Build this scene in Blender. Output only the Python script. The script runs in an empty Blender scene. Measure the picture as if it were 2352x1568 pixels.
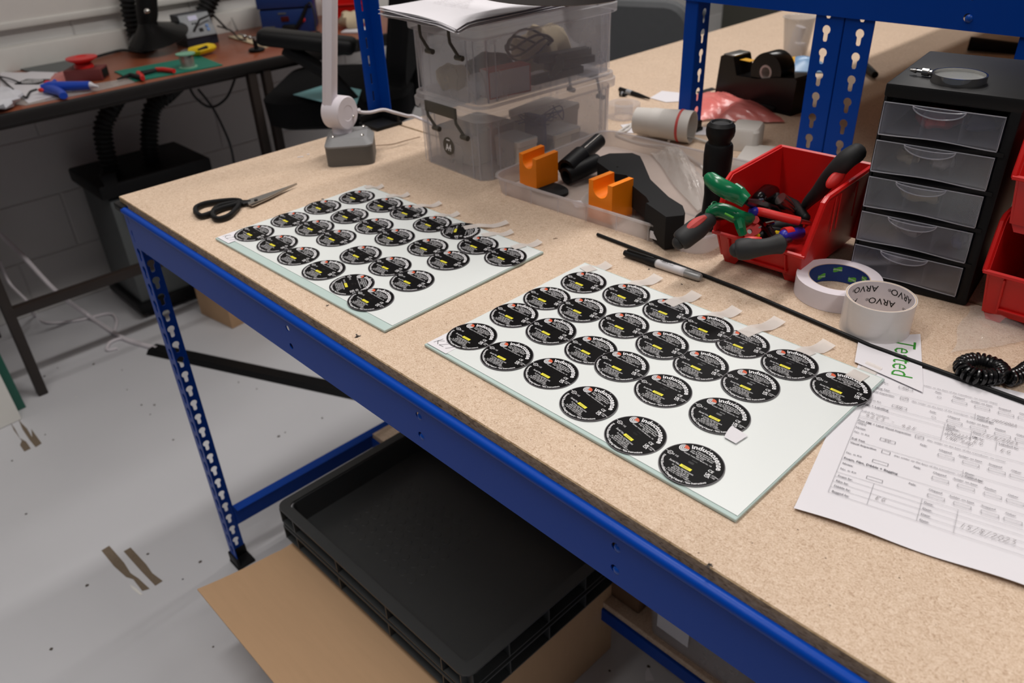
import bpy, bmesh, math, random
from mathutils import Vector, Matrix, geometry
random.seed(7)
sc = bpy.context.scene
COL = sc.collection
PI = math.pi

# ------------------------------------------------------------------ camera, world, lights, exposure
# metres; X runs along the front edge of the bench, Y into the room, Z up, bench top at z = 0
CAM_POS = Vector((1.51986, -0.43434, 0.524))
CAM_F = 1839.82
YAW, PITCH, ROLL = -0.82514, 0.55600, -0.04513
def cam_axes():
    f = Vector((math.sin(YAW)*math.cos(PITCH), math.cos(YAW)*math.cos(PITCH), -math.sin(PITCH)))
    r = Vector((math.cos(YAW), -math.sin(YAW), 0))
    u = r.cross(f)
    c, s = math.cos(ROLL), math.sin(ROLL)
    return c*r + s*u, -s*r + c*u, f
CR, CU, CF = cam_axes()
cd = bpy.data.cameras.new('camera')
cam = bpy.data.objects.new('camera', cd)
COL.objects.link(cam)
cam.matrix_world = Matrix(((CR.x, CU.x, -CF.x, CAM_POS.x), (CR.y, CU.y, -CF.y, CAM_POS.y), (CR.z, CU.z, -CF.z, CAM_POS.z), (0, 0, 0, 1)))
cd.sensor_width = 36.0
cd.lens = CAM_F/2352*36
cd.clip_start = 0.02
cd.dof.use_dof = True
cd.dof.focus_distance = 0.92
cd.dof.aperture_fstop = 6.5
sc.camera = cam
sc.view_settings.view_transform = 'Standard'
sc.view_settings.look = 'None'
sc.view_settings.gamma = 1.0
sc.view_settings.use_curve_mapping = False
sc.view_settings.exposure = 0.0
w = bpy.data.worlds.new('room_ambient'); sc.world = w; w.use_nodes = True
w.node_tree.nodes['Background'].inputs[0].default_value = (0.80, 0.86, 1.0, 1)
w.node_tree.nodes['Background'].inputs[1].default_value = 0.06

FLOOR = -0.955
CEIL = 2.05
LAMPS = [  # centre x, y, size x, size y, watts : ceiling tube fittings
    (0.50, 1.25, 0.14, 1.5, 29, 176), (-0.60, 0.30, 0.14, 1.5, 5, 165), (0.55, -0.72, 0.20, 1.4, 9.6, 106),
    (2.3, -0.15, 0.2, 1.5, 12, 108), (-0.2, 3.2, 0.2, 1.5, 22, 170)]
for (lx, ly, sx, sy, wt, spr) in LAMPS:
    ld = bpy.data.lights.new('ceiling_tube_light', 'AREA')
    ld.shape = 'RECTANGLE'; ld.size = sx; ld.size_y = sy; ld.energy = wt
    ld.spread = math.radians(spr)               # spread narrowed by choice, to keep light from under the rear shelf
    ld.color = (1.0, 0.965, 0.935)
    lo = bpy.data.objects.new('ceiling_tube_light', ld)
    lo.location = (lx, ly, CEIL - 0.075); COL.objects.link(lo)

# ------------------------------------------------------------------ authoring helpers
def ray(px, py):
    return ((px - 1176)/CAM_F)*CR - ((py - 784)/CAM_F)*CU + CF
def onz(px, py, z=0.0):
    d = ray(px, py); return CAM_POS + d*((z - CAM_POS.z)/d.z)
def onx(px, py, x):
    d = ray(px, py); return CAM_POS + d*((x - CAM_POS.x)/d.x)
def ony(px, py, y):
    d = ray(px, py); return CAM_POS + d*((y - CAM_POS.y)/d.y)

def lin(c):
    return c/12.92 if c <= 0.04045 else ((c + 0.055)/1.055)**2.4
def rgb(r, g, b):
    return (lin(r/255), lin(g/255), lin(b/255), 1.0)

def N(nt, t, **kw):
    n = nt.nodes.new(t)
    for k, v in kw.items():
        if k.startswith('i_'):
            n.inputs[k[2:].replace('_', ' ')].default_value = v
        else:
            setattr(n, k, v)
    return n
def mat(name, c, rough=0.5, metal=0.0, var=0.06, scale=40, bump=0.0, bscale=200, alpha=1.0, trans=0.0, spec=0.5, ior=1.45, coat=0.0, emit=0.0, stretch=(1, 1, 1)):
    m = bpy.data.materials.new(name); m.use_nodes = True
    nt = m.node_tree; b = nt.nodes['Principled BSDF']; L = nt.links
    tc = N(nt, 'ShaderNodeTexCoord')
    src = tc.outputs['Object']
    if stretch != (1, 1, 1):
        mp = N(nt, 'ShaderNodeMapping'); mp.inputs['Scale'].default_value = stretch
        L.new(src, mp.inputs['Vector']); src = mp.outputs['Vector']
    if var > 0:
        no = N(nt, 'ShaderNodeTexNoise', i_Scale=scale, i_Detail=4.0)
        L.new(src, no.inputs['Vector'])
        mx = N(nt, 'ShaderNodeMix', data_type='RGBA')
        mx.inputs['A'].default_value = tuple(max(0, x*(1 - var)) for x in c[:3]) + (1,)
        mx.inputs['B'].default_value = tuple(min(1, x*(1 + var)) for x in c[:3]) + (1,)
        L.new(no.outputs['Fac'], mx.inputs['Factor'])
        L.new(mx.outputs['Result'], b.inputs['Base Color'])
    else:
        b.inputs['Base Color'].default_value = c
    b.inputs['Roughness'].default_value = rough
    b.inputs['Metallic'].default_value = metal
    b.inputs['Specular IOR Level'].default_value = spec
    b.inputs['IOR'].default_value = ior
    b.inputs['Alpha'].default_value = alpha
    b.inputs['Transmission Weight'].default_value = trans
    b.inputs['Coat Weight'].default_value = coat
    if emit:
        b.inputs['Emission Color'].default_value = c; b.inputs['Emission Strength'].default_value = emit
    if bump > 0:
        n2 = N(nt, 'ShaderNodeTexNoise', i_Scale=bscale, i_Detail=3.0)
        L.new(src, n2.inputs['Vector'])
        bp = N(nt, 'ShaderNodeBump', i_Strength=bump, i_Distance=0.002)
        L.new(n2.outputs['Fac'], bp.inputs['Height']); L.new(bp.outputs['Normal'], b.inputs['Normal'])
    return m

def chipboard(name, c_lo, c_mid, c_hi, fine=420, chip=120, speck=0.5, stretch=(1, 1, 1), rough=0.7):
    m = bpy.data.materials.new(name); m.use_nodes = True
    nt = m.node_tree; b = nt.nodes['Principled BSDF']; L = nt.links
    tc = N(nt, 'ShaderNodeTexCoord'); mp = N(nt, 'ShaderNodeMapping'); mp.inputs['Scale'].default_value = stretch
    L.new(tc.outputs['Object'], mp.inputs['Vector'])
    n1 = N(nt, 'ShaderNodeTexNoise', i_Scale=fine, i_Detail=3.0, i_Roughness=0.6)
    n2 = N(nt, 'ShaderNodeTexNoise', i_Scale=chip, i_Detail=2.0, i_Distortion=1.5)
    n3 = N(nt, 'ShaderNodeTexNoise', i_Scale=9, i_Detail=2.0)
    for n in (n1, n2, n3): L.new(mp.outputs['Vector'], n.inputs['Vector'])
    a = N(nt, 'ShaderNodeMath', operation='MULTIPLY_ADD'); a.inputs[1].default_value = 0.55
    L.new(n1.outputs['Fac'], a.inputs[0])
    a2 = N(nt, 'ShaderNodeMath', operation='MULTIPLY'); a2.inputs[1].default_value = 0.45
    L.new(n2.outputs['Fac'], a2.inputs[0]); L.new(a2.outputs[0], a.inputs[2])
    cr = N(nt, 'ShaderNodeValToRGB'); L.new(a.outputs[0], cr.inputs['Fac'])
    e = cr.color_ramp.elements
    e[0].position = 0.33; e[0].color = c_lo
    e[1].position = 0.68; e[1].color = c_hi
    k = e.new(0.47); k.color = c_mid
    # dark specks
    vo = N(nt, 'ShaderNodeTexVoronoi', i_Scale=150.0, i_Randomness=1.0)
    L.new(mp.outputs['Vector'], vo.inputs['Vector'])
    c1 = N(nt, 'ShaderNodeMath', operation='LESS_THAN'); c1.inputs[1].default_value = 0.13
    L.new(vo.outputs['Distance'], c1.inputs[0])
    sp = N(nt, 'ShaderNodeSeparateColor'); L.new(vo.outputs['Color'], sp.inputs['Color'])
    c2 = N(nt, 'ShaderNodeMath', operation='GREATER_THAN'); c2.inputs[1].default_value = 1 - 0.12*speck
    L.new(sp.outputs[0], c2.inputs[0])
    c3 = N(nt, 'ShaderNodeMath', operation='MULTIPLY'); L.new(c1.outputs[0], c3.inputs[0]); L.new(c2.outputs[0], c3.inputs[1])
    c4 = N(nt, 'ShaderNodeMath', operation='MULTIPLY'); c4.inputs[1].default_value = 0.65; L.new(c3.outputs[0], c4.inputs[0])
    mx = N(nt, 'ShaderNodeMix', data_type='RGBA'); mx.inputs['B'].default_value = rgb(70, 48, 34)
    L.new(c4.outputs[0], mx.inputs['Factor']); L.new(cr.outputs['Color'], mx.inputs['A'])
    mr = N(nt, 'ShaderNodeMapRange'); mr.inputs['To Min'].default_value = 0.93; mr.inputs['To Max'].default_value = 1.05
    L.new(n3.outputs['Fac'], mr.inputs['Value'])
    hv = N(nt, 'ShaderNodeHueSaturation'); L.new(mx.outputs['Result'], hv.inputs['Color']); L.new(mr.outputs['Result'], hv.inputs['Value'])
    L.new(hv.outputs['Color'], b.inputs['Base Color'])
    bp = N(nt, 'ShaderNodeBump', i_Strength=0.12, i_Distance=0.001); L.new(n1.outputs['Fac'], bp.inputs['Height']); L.new(bp.outputs['Normal'], b.inputs['Normal'])
    b.inputs['Roughness'].default_value = rough
    b.inputs['Specular IOR Level'].default_value = 0.25
    return m

M = {}
M['board'] = chipboard('chipboard_top', rgb(172, 144, 120), rgb(203, 178, 154), rgb(226, 205, 184), fine=620, chip=210)
M['core'] = chipboard('chipboard_core', rgb(112, 88, 62), rgb(168, 142, 110), rgb(198, 172, 140), fine=300, chip=90, speck=5, stretch=(0.6, 1, 1.8), rough=0.85)
M['blue'] = mat('blue_powder_coat', rgb(0, 64, 162), 0.36, var=0.05, scale=8, bump=0.05, bscale=900, spec=0.22)
M['bluebolt'] = mat('blue_painted_bolt', rgb(6, 74, 170), 0.3, var=0.03)
M['blackplastic'] = mat('black_plastic', rgb(20, 20, 21), 0.5, var=0.1, spec=0.25)
M['blackmatte'] = mat('black_matte_plastic', rgb(22, 22, 23), 0.75, var=0.15, bump=0.1, bscale=700, spec=0.3)
M['blackrubber'] = mat('black_rubber', rgb(38, 38, 39), 0.62, var=0.12, scale=25)
M['blackgloss'] = mat('black_gloss', rgb(10, 10, 11), 0.24, var=0.05, spec=0.3)
M['blackfabric'] = mat('black_fabric', rgb(24, 24, 25), 0.95, var=0.2, scale=300, bump=0.3, bscale=600, spec=0.1)
M['floor'] = mat('floor_paint', rgb(200, 200, 203), 0.42, var=0.05, scale=3, bump=0.02, bscale=60, spec=0.4)
M['wall'] = mat('wall_paint', rgb(208, 206, 204), 0.7, var=0.05, scale=6, bump=0.2, bscale=120)
M['joint'] = mat('mortar_paint', rgb(196, 194, 192), 0.8, var=0.05)
M['ceil'] = mat('ceiling_paint', rgb(225, 224, 220), 0.9, var=0.03)
M['olive'] = mat('olive_grey_panel', rgb(78, 77, 70), 0.7, var=0.06, scale=4)
M['trim'] = mat('pale_trim', rgb(222, 220, 214), 0.5, var=0.03)
M['whiteboard'] = mat('whiteboard_face', rgb(244, 242, 236), 0.3, var=0.02)
M['alu'] = mat('aluminium', rgb(190, 190, 190), 0.35, 0.9, var=0.05)
M['steel'] = mat('brushed_steel', rgb(170, 168, 165), 0.3, 1.0, var=0.12, scale=80, stretch=(1, 10, 1))
M['darksteel'] = mat('dark_steel', rgb(70, 70, 72), 0.4, 1.0, var=0.15)
M['chrome'] = mat('chrome', rgb(215, 213, 210), 0.1, 1.0, var=0.03)
M['glasstint'] = mat('glass_edge', rgb(184, 202, 197), 0.1, var=0.04, scale=10)
M['film'] = mat('white_film', rgb(218, 222, 220), 0.36, var=0.02, scale=7, spec=0.5)
M['tapewhite'] = mat('frosted_tape', rgb(232, 224, 218), 0.45, var=0.03, alpha=0.55)
M['paper'] = mat('paper', rgb(222, 219, 223), 0.85, var=0.02, scale=15, spec=0.2)
M['print'] = mat('printed_ink', rgb(112, 110, 116), 0.8, var=0.05)
M['pencil'] = mat('pen_ink', rgb(140, 134, 136), 0.8, var=0.1)
M['greenink'] = mat('green_ink', rgb(52, 140, 44), 0.7, var=0.05)
M['blackink'] = mat('black_ink', rgb(20, 20, 22), 0.6, var=0.05)
M['disc'] = mat('label_black', rgb(12, 11, 12), 0.42, var=0.1, scale=60, spec=0.08)
M['discedge'] = mat('label_edge_grey', rgb(84, 80, 84), 0.5, var=0.05)
M['white_ink'] = mat('white_ink', rgb(225, 224, 226), 0.5, var=0.02)
M['orange_ink'] = mat('orange_ink', rgb(205, 84, 46), 0.5, var=0.04)
M['yellow_ink'] = mat('yellow_tag', rgb(236, 226, 30), 0.5, var=0.03)
M['orange'] = mat('orange_print', rgb(255, 136, 2), 0.5, var=0.06, scale=60, bump=0.25, bscale=500, stretch=(1, 1, 6))
M['orange2'] = M['orange']
M['grey3d'] = mat('grey_print_light', rgb(136, 136, 137), 0.45, var=0.05, bump=0.15, bscale=300, stretch=(0.3, 0.3, 8))
M['dark3d'] = mat('grey_print_dark', rgb(92, 89, 86), 0.55, var=0.05, bump=0.2, bscale=300, stretch=(0.3, 0.3, 8))
M['lampwhite'] = mat('white_enamel', rgb(225, 218, 224), 0.32, var=0.02)
M['lampgrey'] = mat('lamp_shade_grey', rgb(96, 92, 90), 0.4, var=0.04)
M['cablewhite'] = mat('white_cable', rgb(220, 214, 218), 0.45, var=0.03)
def frost(name, c, fac, rough=0.3, back=0.5, gl=0.06, mott=0.12, ms=22.0):
    """thin frosted plastic: part of the light passes straight, the rest scatters to both sides"""
    m = bpy.data.materials.new(name); m.use_nodes = True
    nt = m.node_tree; L = nt.links; nt.nodes.remove(nt.nodes['Principled BSDF'])
    out = nt.nodes['Material Output']
    tc = N(nt, 'ShaderNodeTexCoord'); no = N(nt, 'ShaderNodeTexNoise', i_Scale=ms, i_Detail=3.0); L.new(tc.outputs['Object'], no.inputs['Vector'])
    mr = N(nt, 'ShaderNodeMapRange'); mr.inputs['To Min'].default_value = fac*(1 - mott); mr.inputs['To Max'].default_value = fac*(1 + mott); L.new(no.outputs['Fac'], mr.inputs['Value'])
    d = N(nt, 'ShaderNodeBsdfDiffuse'); d.inputs['Color'].default_value = c
    t = N(nt, 'ShaderNodeBsdfTranslucent'); t.inputs['Color'].default_value = c
    m1 = N(nt, 'ShaderNodeMixShader'); m1.inputs[0].default_value = back; L.new(d.outputs[0], m1.inputs[1]); L.new(t.outputs[0], m1.inputs[2])
    tr = N(nt, 'ShaderNodeBsdfTransparent'); tr.inputs['Color'].default_value = (0.97, 0.97, 0.98, 1)
    m2 = N(nt, 'ShaderNodeMixShader'); L.new(mr.outputs[0], m2.inputs[0]); L.new(tr.outputs[0], m2.inputs[1]); L.new(m1.outputs[0], m2.inputs[2])
    g = N(nt, 'ShaderNodeBsdfGlossy'); g.inputs['Roughness'].default_value = rough
    m3 = N(nt, 'ShaderNodeMixShader'); m3.inputs[0].default_value = gl; L.new(m2.outputs[0], m3.inputs[1]); L.new(g.outputs[0], m3.inputs[2])
    L.new(m3.outputs[0], out.inputs['Surface'])
    return m
M['boxclear'] = frost('clear_polypropylene', rgb(222, 222, 226), 0.25)
M['lidclear'] = frost('clear_lid', rgb(226, 225, 228), 0.36)
M['boxrib'] = frost('clear_corner', rgb(240, 240, 244), 0.26, 0.3, 0.75)
M['trayclear'] = frost('clear_tray', rgb(230, 222, 218), 0.46)
M['drawer'] = frost('clear_drawer', rgb(190, 194, 210), 0.14, 0.2, mott=0.5, ms=40.0)
M['draweredge'] = frost('clear_drawer_edge', rgb(215, 216, 224), 0.5, 0.2)
M['clip'] = mat('olive_clip', rgb(74, 70, 62), 0.5, var=0.06)
M['red'] = mat('red_plastic', rgb(205, 26, 24), 0.34, var=0.05, scale=30)
M['redgrip'] = mat('red_grip', rgb(205, 40, 36), 0.45, var=0.1, scale=60)
M['reddull'] = mat('worn_red_grip', rgb(196, 72, 68), 0.6, var=0.12, scale=120)
M['green'] = mat('green_grip', rgb(14, 112, 70), 0.22, var=0.08)
M['bluegrip'] = mat('blue_grip', rgb(44, 44, 160), 0.35, var=0.05)
M['yellow'] = mat('yellow_plastic', rgb(232, 196, 24), 0.45, var=0.05)
M['masking'] = mat('masking_tape', rgb(226, 218, 224), 0.55, var=0.03, scale=30)
M['maskside'] = mat('masking_tape_side', rgb(222, 216, 208), 0.5, var=0.04, scale=30, stretch=(1, 1, 12))
M['cardboardcore'] = mat('tape_core_card', rgb(205, 180, 150), 0.7, var=0.05)
M['bluecore'] = mat('blue_core', rgb(22, 52, 118), 0.55, var=0.05)
M['limeink'] = mat('lime_label', rgb(92, 176, 58), 0.55, var=0.05)
M['limetext'] = mat('lime_text', rgb(40, 110, 60), 0.55, var=0.02)
M['arvoin'] = mat('white_core', rgb(222, 216, 220), 0.5, var=0.03)
M['clearroll'] = mat('clear_tape_roll', rgb(216, 210, 208), 0.2, var=0.03, scale=20, stretch=(1, 1, 10), coat=0.3)
M['cord'] = mat('black_coil_cord', rgb(16, 16, 17), 0.22, var=0.05)
M['polybag'] = mat('poly_bag', rgb(225, 220, 216), 0.10, var=0.0, alpha=0.24, bump=0.5, bscale=60)
M['polybag2'] = mat('poly_bag_thick', rgb(214, 208, 202), 0.15, var=0.0, alpha=0.45, bump=0.6, bscale=70)
M['pinkbag'] = mat('pink_antistatic_bag', rgb(232, 128, 122), 0.25, var=0.12, scale=18, alpha=0.85, bump=0.5, bscale=50)
M['card'] = mat('corrugated_card', rgb(206, 168, 130), 0.8, var=0.05, scale=12, bump=0.06, bscale=300, stretch=(1, 8, 1))
M['cardedge'] = mat('corrugated_edge', rgb(142, 104, 70), 0.9, var=0.15, scale=300)
M['traydark'] = mat('dark_grey_tray', rgb(62, 64, 65), 0.42, var=0.08, scale=20)
M['wood'] = mat('reddish_veneer', rgb(142, 78, 52), 0.32, var=0.14, scale=10, stretch=(9, 0.9, 1))
M['woodedge'] = mat('black_desk_edge', rgb(30, 26, 25), 0.5, var=0.1)
M['brownsteel'] = mat('dark_brown_steel', rgb(46, 38, 34), 0.45, var=0.08)
M['hose'] = mat('black_hose', rgb(20, 20, 20), 0.6, var=0.1)
M['greybox'] = mat('grey_steel_case', rgb(92, 96, 96), 0.5, var=0.04)
M['mat_green'] = mat('green_cutting_mat', rgb(20, 118, 98), 0.6, var=0.06)
M['stationcase'] = mat('station_case_grey', rgb(34, 38, 50), 0.5)
M['navy'] = mat('navy_case', rgb(24, 52, 112), 0.45, var=0.04)
M['panelgrey'] = mat('grey_front_panel', rgb(150, 154, 158), 0.45, var=0.03)
M['lcd'] = mat('pale_display', rgb(205, 205, 232), 0.3, var=0.02)
M['teal'] = mat('teal_paper', rgb(122, 172, 176), 0.8, var=0.04)
M['gunblue'] = mat('blue_gun', rgb(26, 70, 180), 0.4, var=0.05)
M['foil'] = mat('crumpled_tissue', rgb(214, 214, 220), 0.6, var=0.1, scale=60, bump=0.7, bscale=90)
M['stain'] = mat('brown_adhesive_residue', rgb(112, 98, 82), 0.9, var=0.2, scale=160)
M['speck'] = mat('dark_crumb', rgb(84, 76, 70), 0.9, var=0.2)
M['chairgrey'] = mat('grey_chair_plastic', rgb(92, 96, 100), 0.5, var=0.05)
M['offwhite'] = mat('offwhite_plastic', rgb(205, 200, 194), 0.45, var=0.03)
M['bagwhite'] = mat('cream_cloth', rgb(206, 190, 160), 0.85, var=0.15, scale=30)
M['brownwire'] = mat('brown_thread', rgb(140, 112, 90), 0.7, var=0.05)
M['amber'] = mat('amber_packet', rgb(214, 160, 40), 0.4, var=0.05)
M['packblue'] = mat('blue_packet', rgb(110, 150, 190), 0.3, var=0.12, scale=30)
M['greensheet'] = mat('green_edge_glass', rgb(40, 92, 78), 0.25, var=0.05)
M['tubelight'] = mat('tube_diffuser', (1.0, 0.95, 0.89, 1), 0.5, var=0.0, emit=1.2)

def XF(loc=(0, 0, 0), rz=0.0, ry=0.0, rx=0.0, s=1.0):
    return Matrix.Translation(loc) @ Matrix.Rotation(rz, 4, 'Z') @ Matrix.Rotation(ry, 4, 'Y') @ Matrix.Rotation(rx, 4, 'X') @ Matrix.Scale(s, 4)
def frame(o, x, y):
    """matrix with origin o, x axis along x, y as near y as can be"""
    x = Vector(x).normalized(); z = x.cross(Vector(y)).normalized(); y = z.cross(x); o = Vector(o)
    return Matrix(((x.x, y.x, z.x, o.x), (x.y, y.y, z.y, o.y), (x.z, y.z, z.z, o.z), (0, 0, 0, 1)))

class B:
    def __init__(s):
        s.v = []; s.f = []; s.mi = []
    def add(s, verts, faces, m=None, mi=0):
        o = len(s.v)
        if m is None: s.v += [tuple(v) for v in verts]
        else: s.v += [tuple(m @ Vector(v)) for v in verts]
        s.f += [tuple(i + o for i in f) for f in faces]
        s.mi += [mi]*len(faces)
        return s
    def frombm(s, bm, m=None, mi=0):
        bm.verts.index_update()
        s.add([v.co.copy() for v in bm.verts], [[v.index for v in f.verts] for f in bm.faces], m, mi)
        bm.free(); return s
    def box(s, sx, sy, sz, c=(0, 0, 0), m=None, bev=0.0, seg=2, taper=1.0, mi=0):
        bm = bmesh.new(); bmesh.ops.create_cube(bm, size=1)
        for v in bm.verts:
            k = taper if v.co.z > 0 else 1.0
            v.co = Vector((v.co.x*sx*k + c[0], v.co.y*sy*k + c[1], v.co.z*sz + c[2]))
        if bev > 0:
            bmesh.ops.bevel(bm, geom=bm.edges[:], offset=bev, segments=seg, affect='EDGES', profile=0.5)
        return s.frombm(bm, m, mi)
    def lathe(s, prof, m=None, n=32, mi=0, close=False):
        vs = []; fs = []; k = len(prof)
        for i in range(n):
            a = 2*PI*i/n
            for r, z in prof: vs.append((r*math.cos(a), r*math.sin(a), z))
        for i in range(n):
            j = (i + 1) % n
            for q in range(k if close else k - 1):
                q2 = (q + 1) % k
                if prof[q][0] < 1e-7 and prof[q2][0] < 1e-7: continue
                fs.append((i*k + q, j*k + q, j*k + q2, i*k + q2))
        return s.add(vs, fs, m, mi)
    def cyl(s, r, h, c=(0, 0, 0), m=None, n=24, r2=None, bev=0.0, mi=0):
        r2 = r if r2 is None else r2
        p = [(0, 0), (r - bev, 0), (r, bev), (r2, h - bev), (r2 - bev, h), (0, h)] if bev else [(0, 0), (r, 0), (r2, h), (0, h)]
        mm = Matrix.Translation(c); mm = mm if m is None else m @ mm
        return s.lathe(p, mm, n, mi)
    def tube(s, pts, r, n=8, m=None, flat=1.0, closed=False, mi=0, up=(0, 0, 1)):
        pts = [Vector(p) for p in pts]; k = len(pts)
        rs = r if isinstance(r, (list, tuple)) else [r]*k
        vs = []; fs = []
        prevn = None
        for i, p in enumerate(pts):
            a = pts[(i - 1) % k] if (closed or i > 0) else pts[i]
            b = pts[(i + 1) % k] if (closed or i < k - 1) else pts[i]
            t = (b - a).normalized()
            if prevn is None:
                u = Vector(up); u = u if abs(u.dot(t)) < 0.95 else Vector((1, 0, 0))
                nn = (u - t*u.dot(t)).normalized()
            else:
                nn = (prevn - t*prevn.dot(t)).normalized()
            prevn = nn; bb = t.cross(nn)
            for q in range(n):
                an = 2*PI*q/n
                vs.append(p + nn*(math.cos(an)*rs[i]*flat) + bb*(math.sin(an)*rs[i]))
        for i in range(k if closed else k - 1):
            j = (i + 1) % k
            for q in range(n):
                q2 = (q + 1) % n
                fs.append((i*n + q, i*n + q2, j*n + q2, j*n + q))
        if not closed:
            fs.append(tuple(range(n - 1, -1, -1))); fs.append(tuple((k - 1)*n + q for q in range(n)))
        return s.add(vs, fs, m, mi)
    def plate(s, outer, holes, z0, z1, m=None, mi=0, mi_side=None):
        loops = [[Vector((x, y, 0)) for x, y in l] for l in [outer] + list(holes)]
        tri = geometry.tessellate_polygon(loops)
        flat = [v for l in loops for v in l]; n = len(flat)
        vs = [(v.x, v.y, z1) for v in flat] + [(v.x, v.y, z0) for v in flat]
        fs = []
        for t in tri:
            a, b, c = flat[t[0]], flat[t[1]], flat[t[2]]
            up = (b - a).cross(c - a).z > 0
            t = tuple(t) if up else tuple(reversed(t))
            fs.append(t); fs.append(tuple(n + i for i in reversed(t)))
        o = len(fs)
        i0 = 0
        for l in loops:
            k = len(l)
            for i in range(k):
                j = (i + 1) % k
                fs.append((i0 + i, i0 + j, n + i0 + j, n + i0 + i))
            i0 += k
        b0 = len(s.mi)
        s.add(vs, fs, m, mi)
        if mi_side is not None:
            for q in range(b0 + o, len(s.mi)): s.mi[q] = mi_side
        return s
    def prism(s, poly, z0, z1, m=None, mi=0):
        return s.plate(poly, [], z0, z1, m, mi)
    def grid(s, nx, ny, fn, m=None, mi=0, thick=0.0):
        vs = [Vector(fn(i/nx, j/ny)) for j in range(ny + 1) for i in range(nx + 1)]
        fs = [(j*(nx + 1) + i, j*(nx + 1) + i + 1, (j + 1)*(nx + 1) + i + 1, (j + 1)*(nx + 1) + i) for j in range(ny) for i in range(nx)]
        if thick:
            n = len(vs)
            v2 = [v - Vector((0, 0, thick)) for v in vs]
            f2 = [tuple(n + i for i in reversed(f)) for f in fs]
            ring = [i for i in range(nx + 1)] + [j*(nx + 1) + nx for j in range(1, ny + 1)] + [ny*(nx + 1) + i for i in range(nx - 1, -1, -1)] + [j*(nx + 1) for j in range(ny - 1, 0, -1)]
            f3 = [(ring[q], n + ring[q], n + ring[(q + 1) % len(ring)], ring[(q + 1) % len(ring)]) for q in range(len(ring))]
            return s.add(vs + v2, fs + f2 + f3, m, mi)
        return s.add(vs, fs, m, mi)
    def ball(s, r, c=(0, 0, 0), m=None, n=16, sc3=(1, 1, 1), mi=0):
        k = max(6, n//2)
        p = [(r*math.sin(PI*i/k), -r*math.cos(PI*i/k)) for i in range(k + 1)]
        mm = Matrix.Translation(c) @ Matrix.Diagonal((sc3[0], sc3[1], sc3[2], 1))
        return s.lathe(p, mm if m is None else m @ mm, n, mi)
    def obj(s, name, mats, parent=None, world=False, smooth=True, ang=0.6, fix=True):
        me = bpy.data.meshes.new(name)
        vs = s.v
        if world and parent is not None:
            inv = world_of(parent).inverted(); vs = [tuple(inv @ Vector(v)) for v in vs]
        me.from_pydata(vs, [], s.f); me.update()
        if not isinstance(mats, (list, tuple)): mats = [mats]
        for mm in mats: me.materials.append(M[mm] if isinstance(mm, str) else mm)
        if len(mats) > 1: me.polygons.foreach_set('material_index', s.mi)
        if fix:
            bm = bmesh.new(); bm.from_mesh(me)
            bmesh.ops.remove_doubles(bm, verts=bm.verts, dist=1e-6)
            bmesh.ops.recalc_face_normals(bm, faces=bm.faces)
            bm.to_mesh(me); bm.free()
        if smooth:
            me.polygons.foreach_set('use_smooth', [True]*len(me.polygons))
            me.set_sharp_from_angle(angle=ang)
        o = bpy.data.objects.new(name, me); COL.objects.link(o)
        if parent is not None: o.parent = parent
        return o

def world_of(o):
    m = Matrix.LocRotScale(o.location, o.rotation_euler, o.scale)
    return world_of(o.parent) @ m if o.parent else m
def thing(name, label, cat, loc=(0, 0, 0), rz=0.0, group=None, rot=None):
    o = bpy.data.objects.new(name, None); o.empty_display_size = 0.02
    o.location = loc; o.rotation_euler = rot if rot else (0, 0, rz); COL.objects.link(o)
    o['label'] = label; o['category'] = cat
    if group: o['group'] = group
    return o
def tag(o, label, cat, group=None):
    o['label'] = label; o['category'] = cat
    if group: o['group'] = group
    return o
def centre(o):
    """move a one-mesh thing's origin to the middle of its base"""
    me = o.data; n = len(me.vertices)
    xs = [v.co.x for v in me.vertices]; ys = [v.co.y for v in me.vertices]; zs = [v.co.z for v in me.vertices]
    c = Vector(((min(xs) + max(xs))/2, (min(ys) + max(ys))/2, min(zs)))
    me.transform(Matrix.Translation(-c)); o.location = o.location + c
    return o
def structure(o):
    o['kind'] = 'structure'; return o
def copy_tree(o, parent=None):
    c = o.copy(); COL.objects.link(c)
    if parent is not None: c.parent = parent
    for ch in list(o.children): copy_tree(ch, c)
    return c
def rrect(w, h, r, n=5, cx=0, cy=0):
    p = []
    for (sx, sy, a0) in ((1, 1, 0), (-1, 1, 90), (-1, -1, 180), (1, -1, 270)):
        for i in range(n + 1):
            a = math.radians(a0 + 90*i/n)
            p.append((cx + sx*(w/2 - r) + r*math.cos(a), cy + sy*(h/2 - r) + r*math.sin(a)))
    return p
def circ(r, n=16, cx=0, cy=0):
    return [(cx + r*math.cos(2*PI*i/n), cy + r*math.sin(2*PI*i/n)) for i in range(n)]
def catmull(pts, k=6):
    pts = [Vector(p) for p in pts]; out = []
    for i in range(len(pts) - 1):
        p0 = pts[max(i - 1, 0)]; p1 = pts[i]; p2 = pts[i + 1]; p3 = pts[min(i + 2, len(pts) - 1)]
        for q in range(k):
            t = q/k
            out.append(0.5*((2*p1) + (-p0 + p2)*t + (2*p0 - 5*p1 + 4*p2 - p3)*t*t + (-p0 + 3*p1 - 3*p2 + p3)*t**3))
    out.append(pts[-1]); return out
def keyhole(x, y, r=0.0076, sw=0.0041, sl=0.0165, n=10):
    a0 = math.asin(sw/r)
    p = [(x + r*math.sin(a0 + (2*PI - 2*a0)*(i/n)), y - r*math.cos(a0 + (2*PI - 2*a0)*(i/n))) for i in range(n + 1)]
    p += [(x - sw, y - sl), (x - sw*0.6, y - sl - sw*0.7), (x + sw*0.6, y - sl - sw*0.7), (x + sw, y - sl)]
    return p

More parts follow.
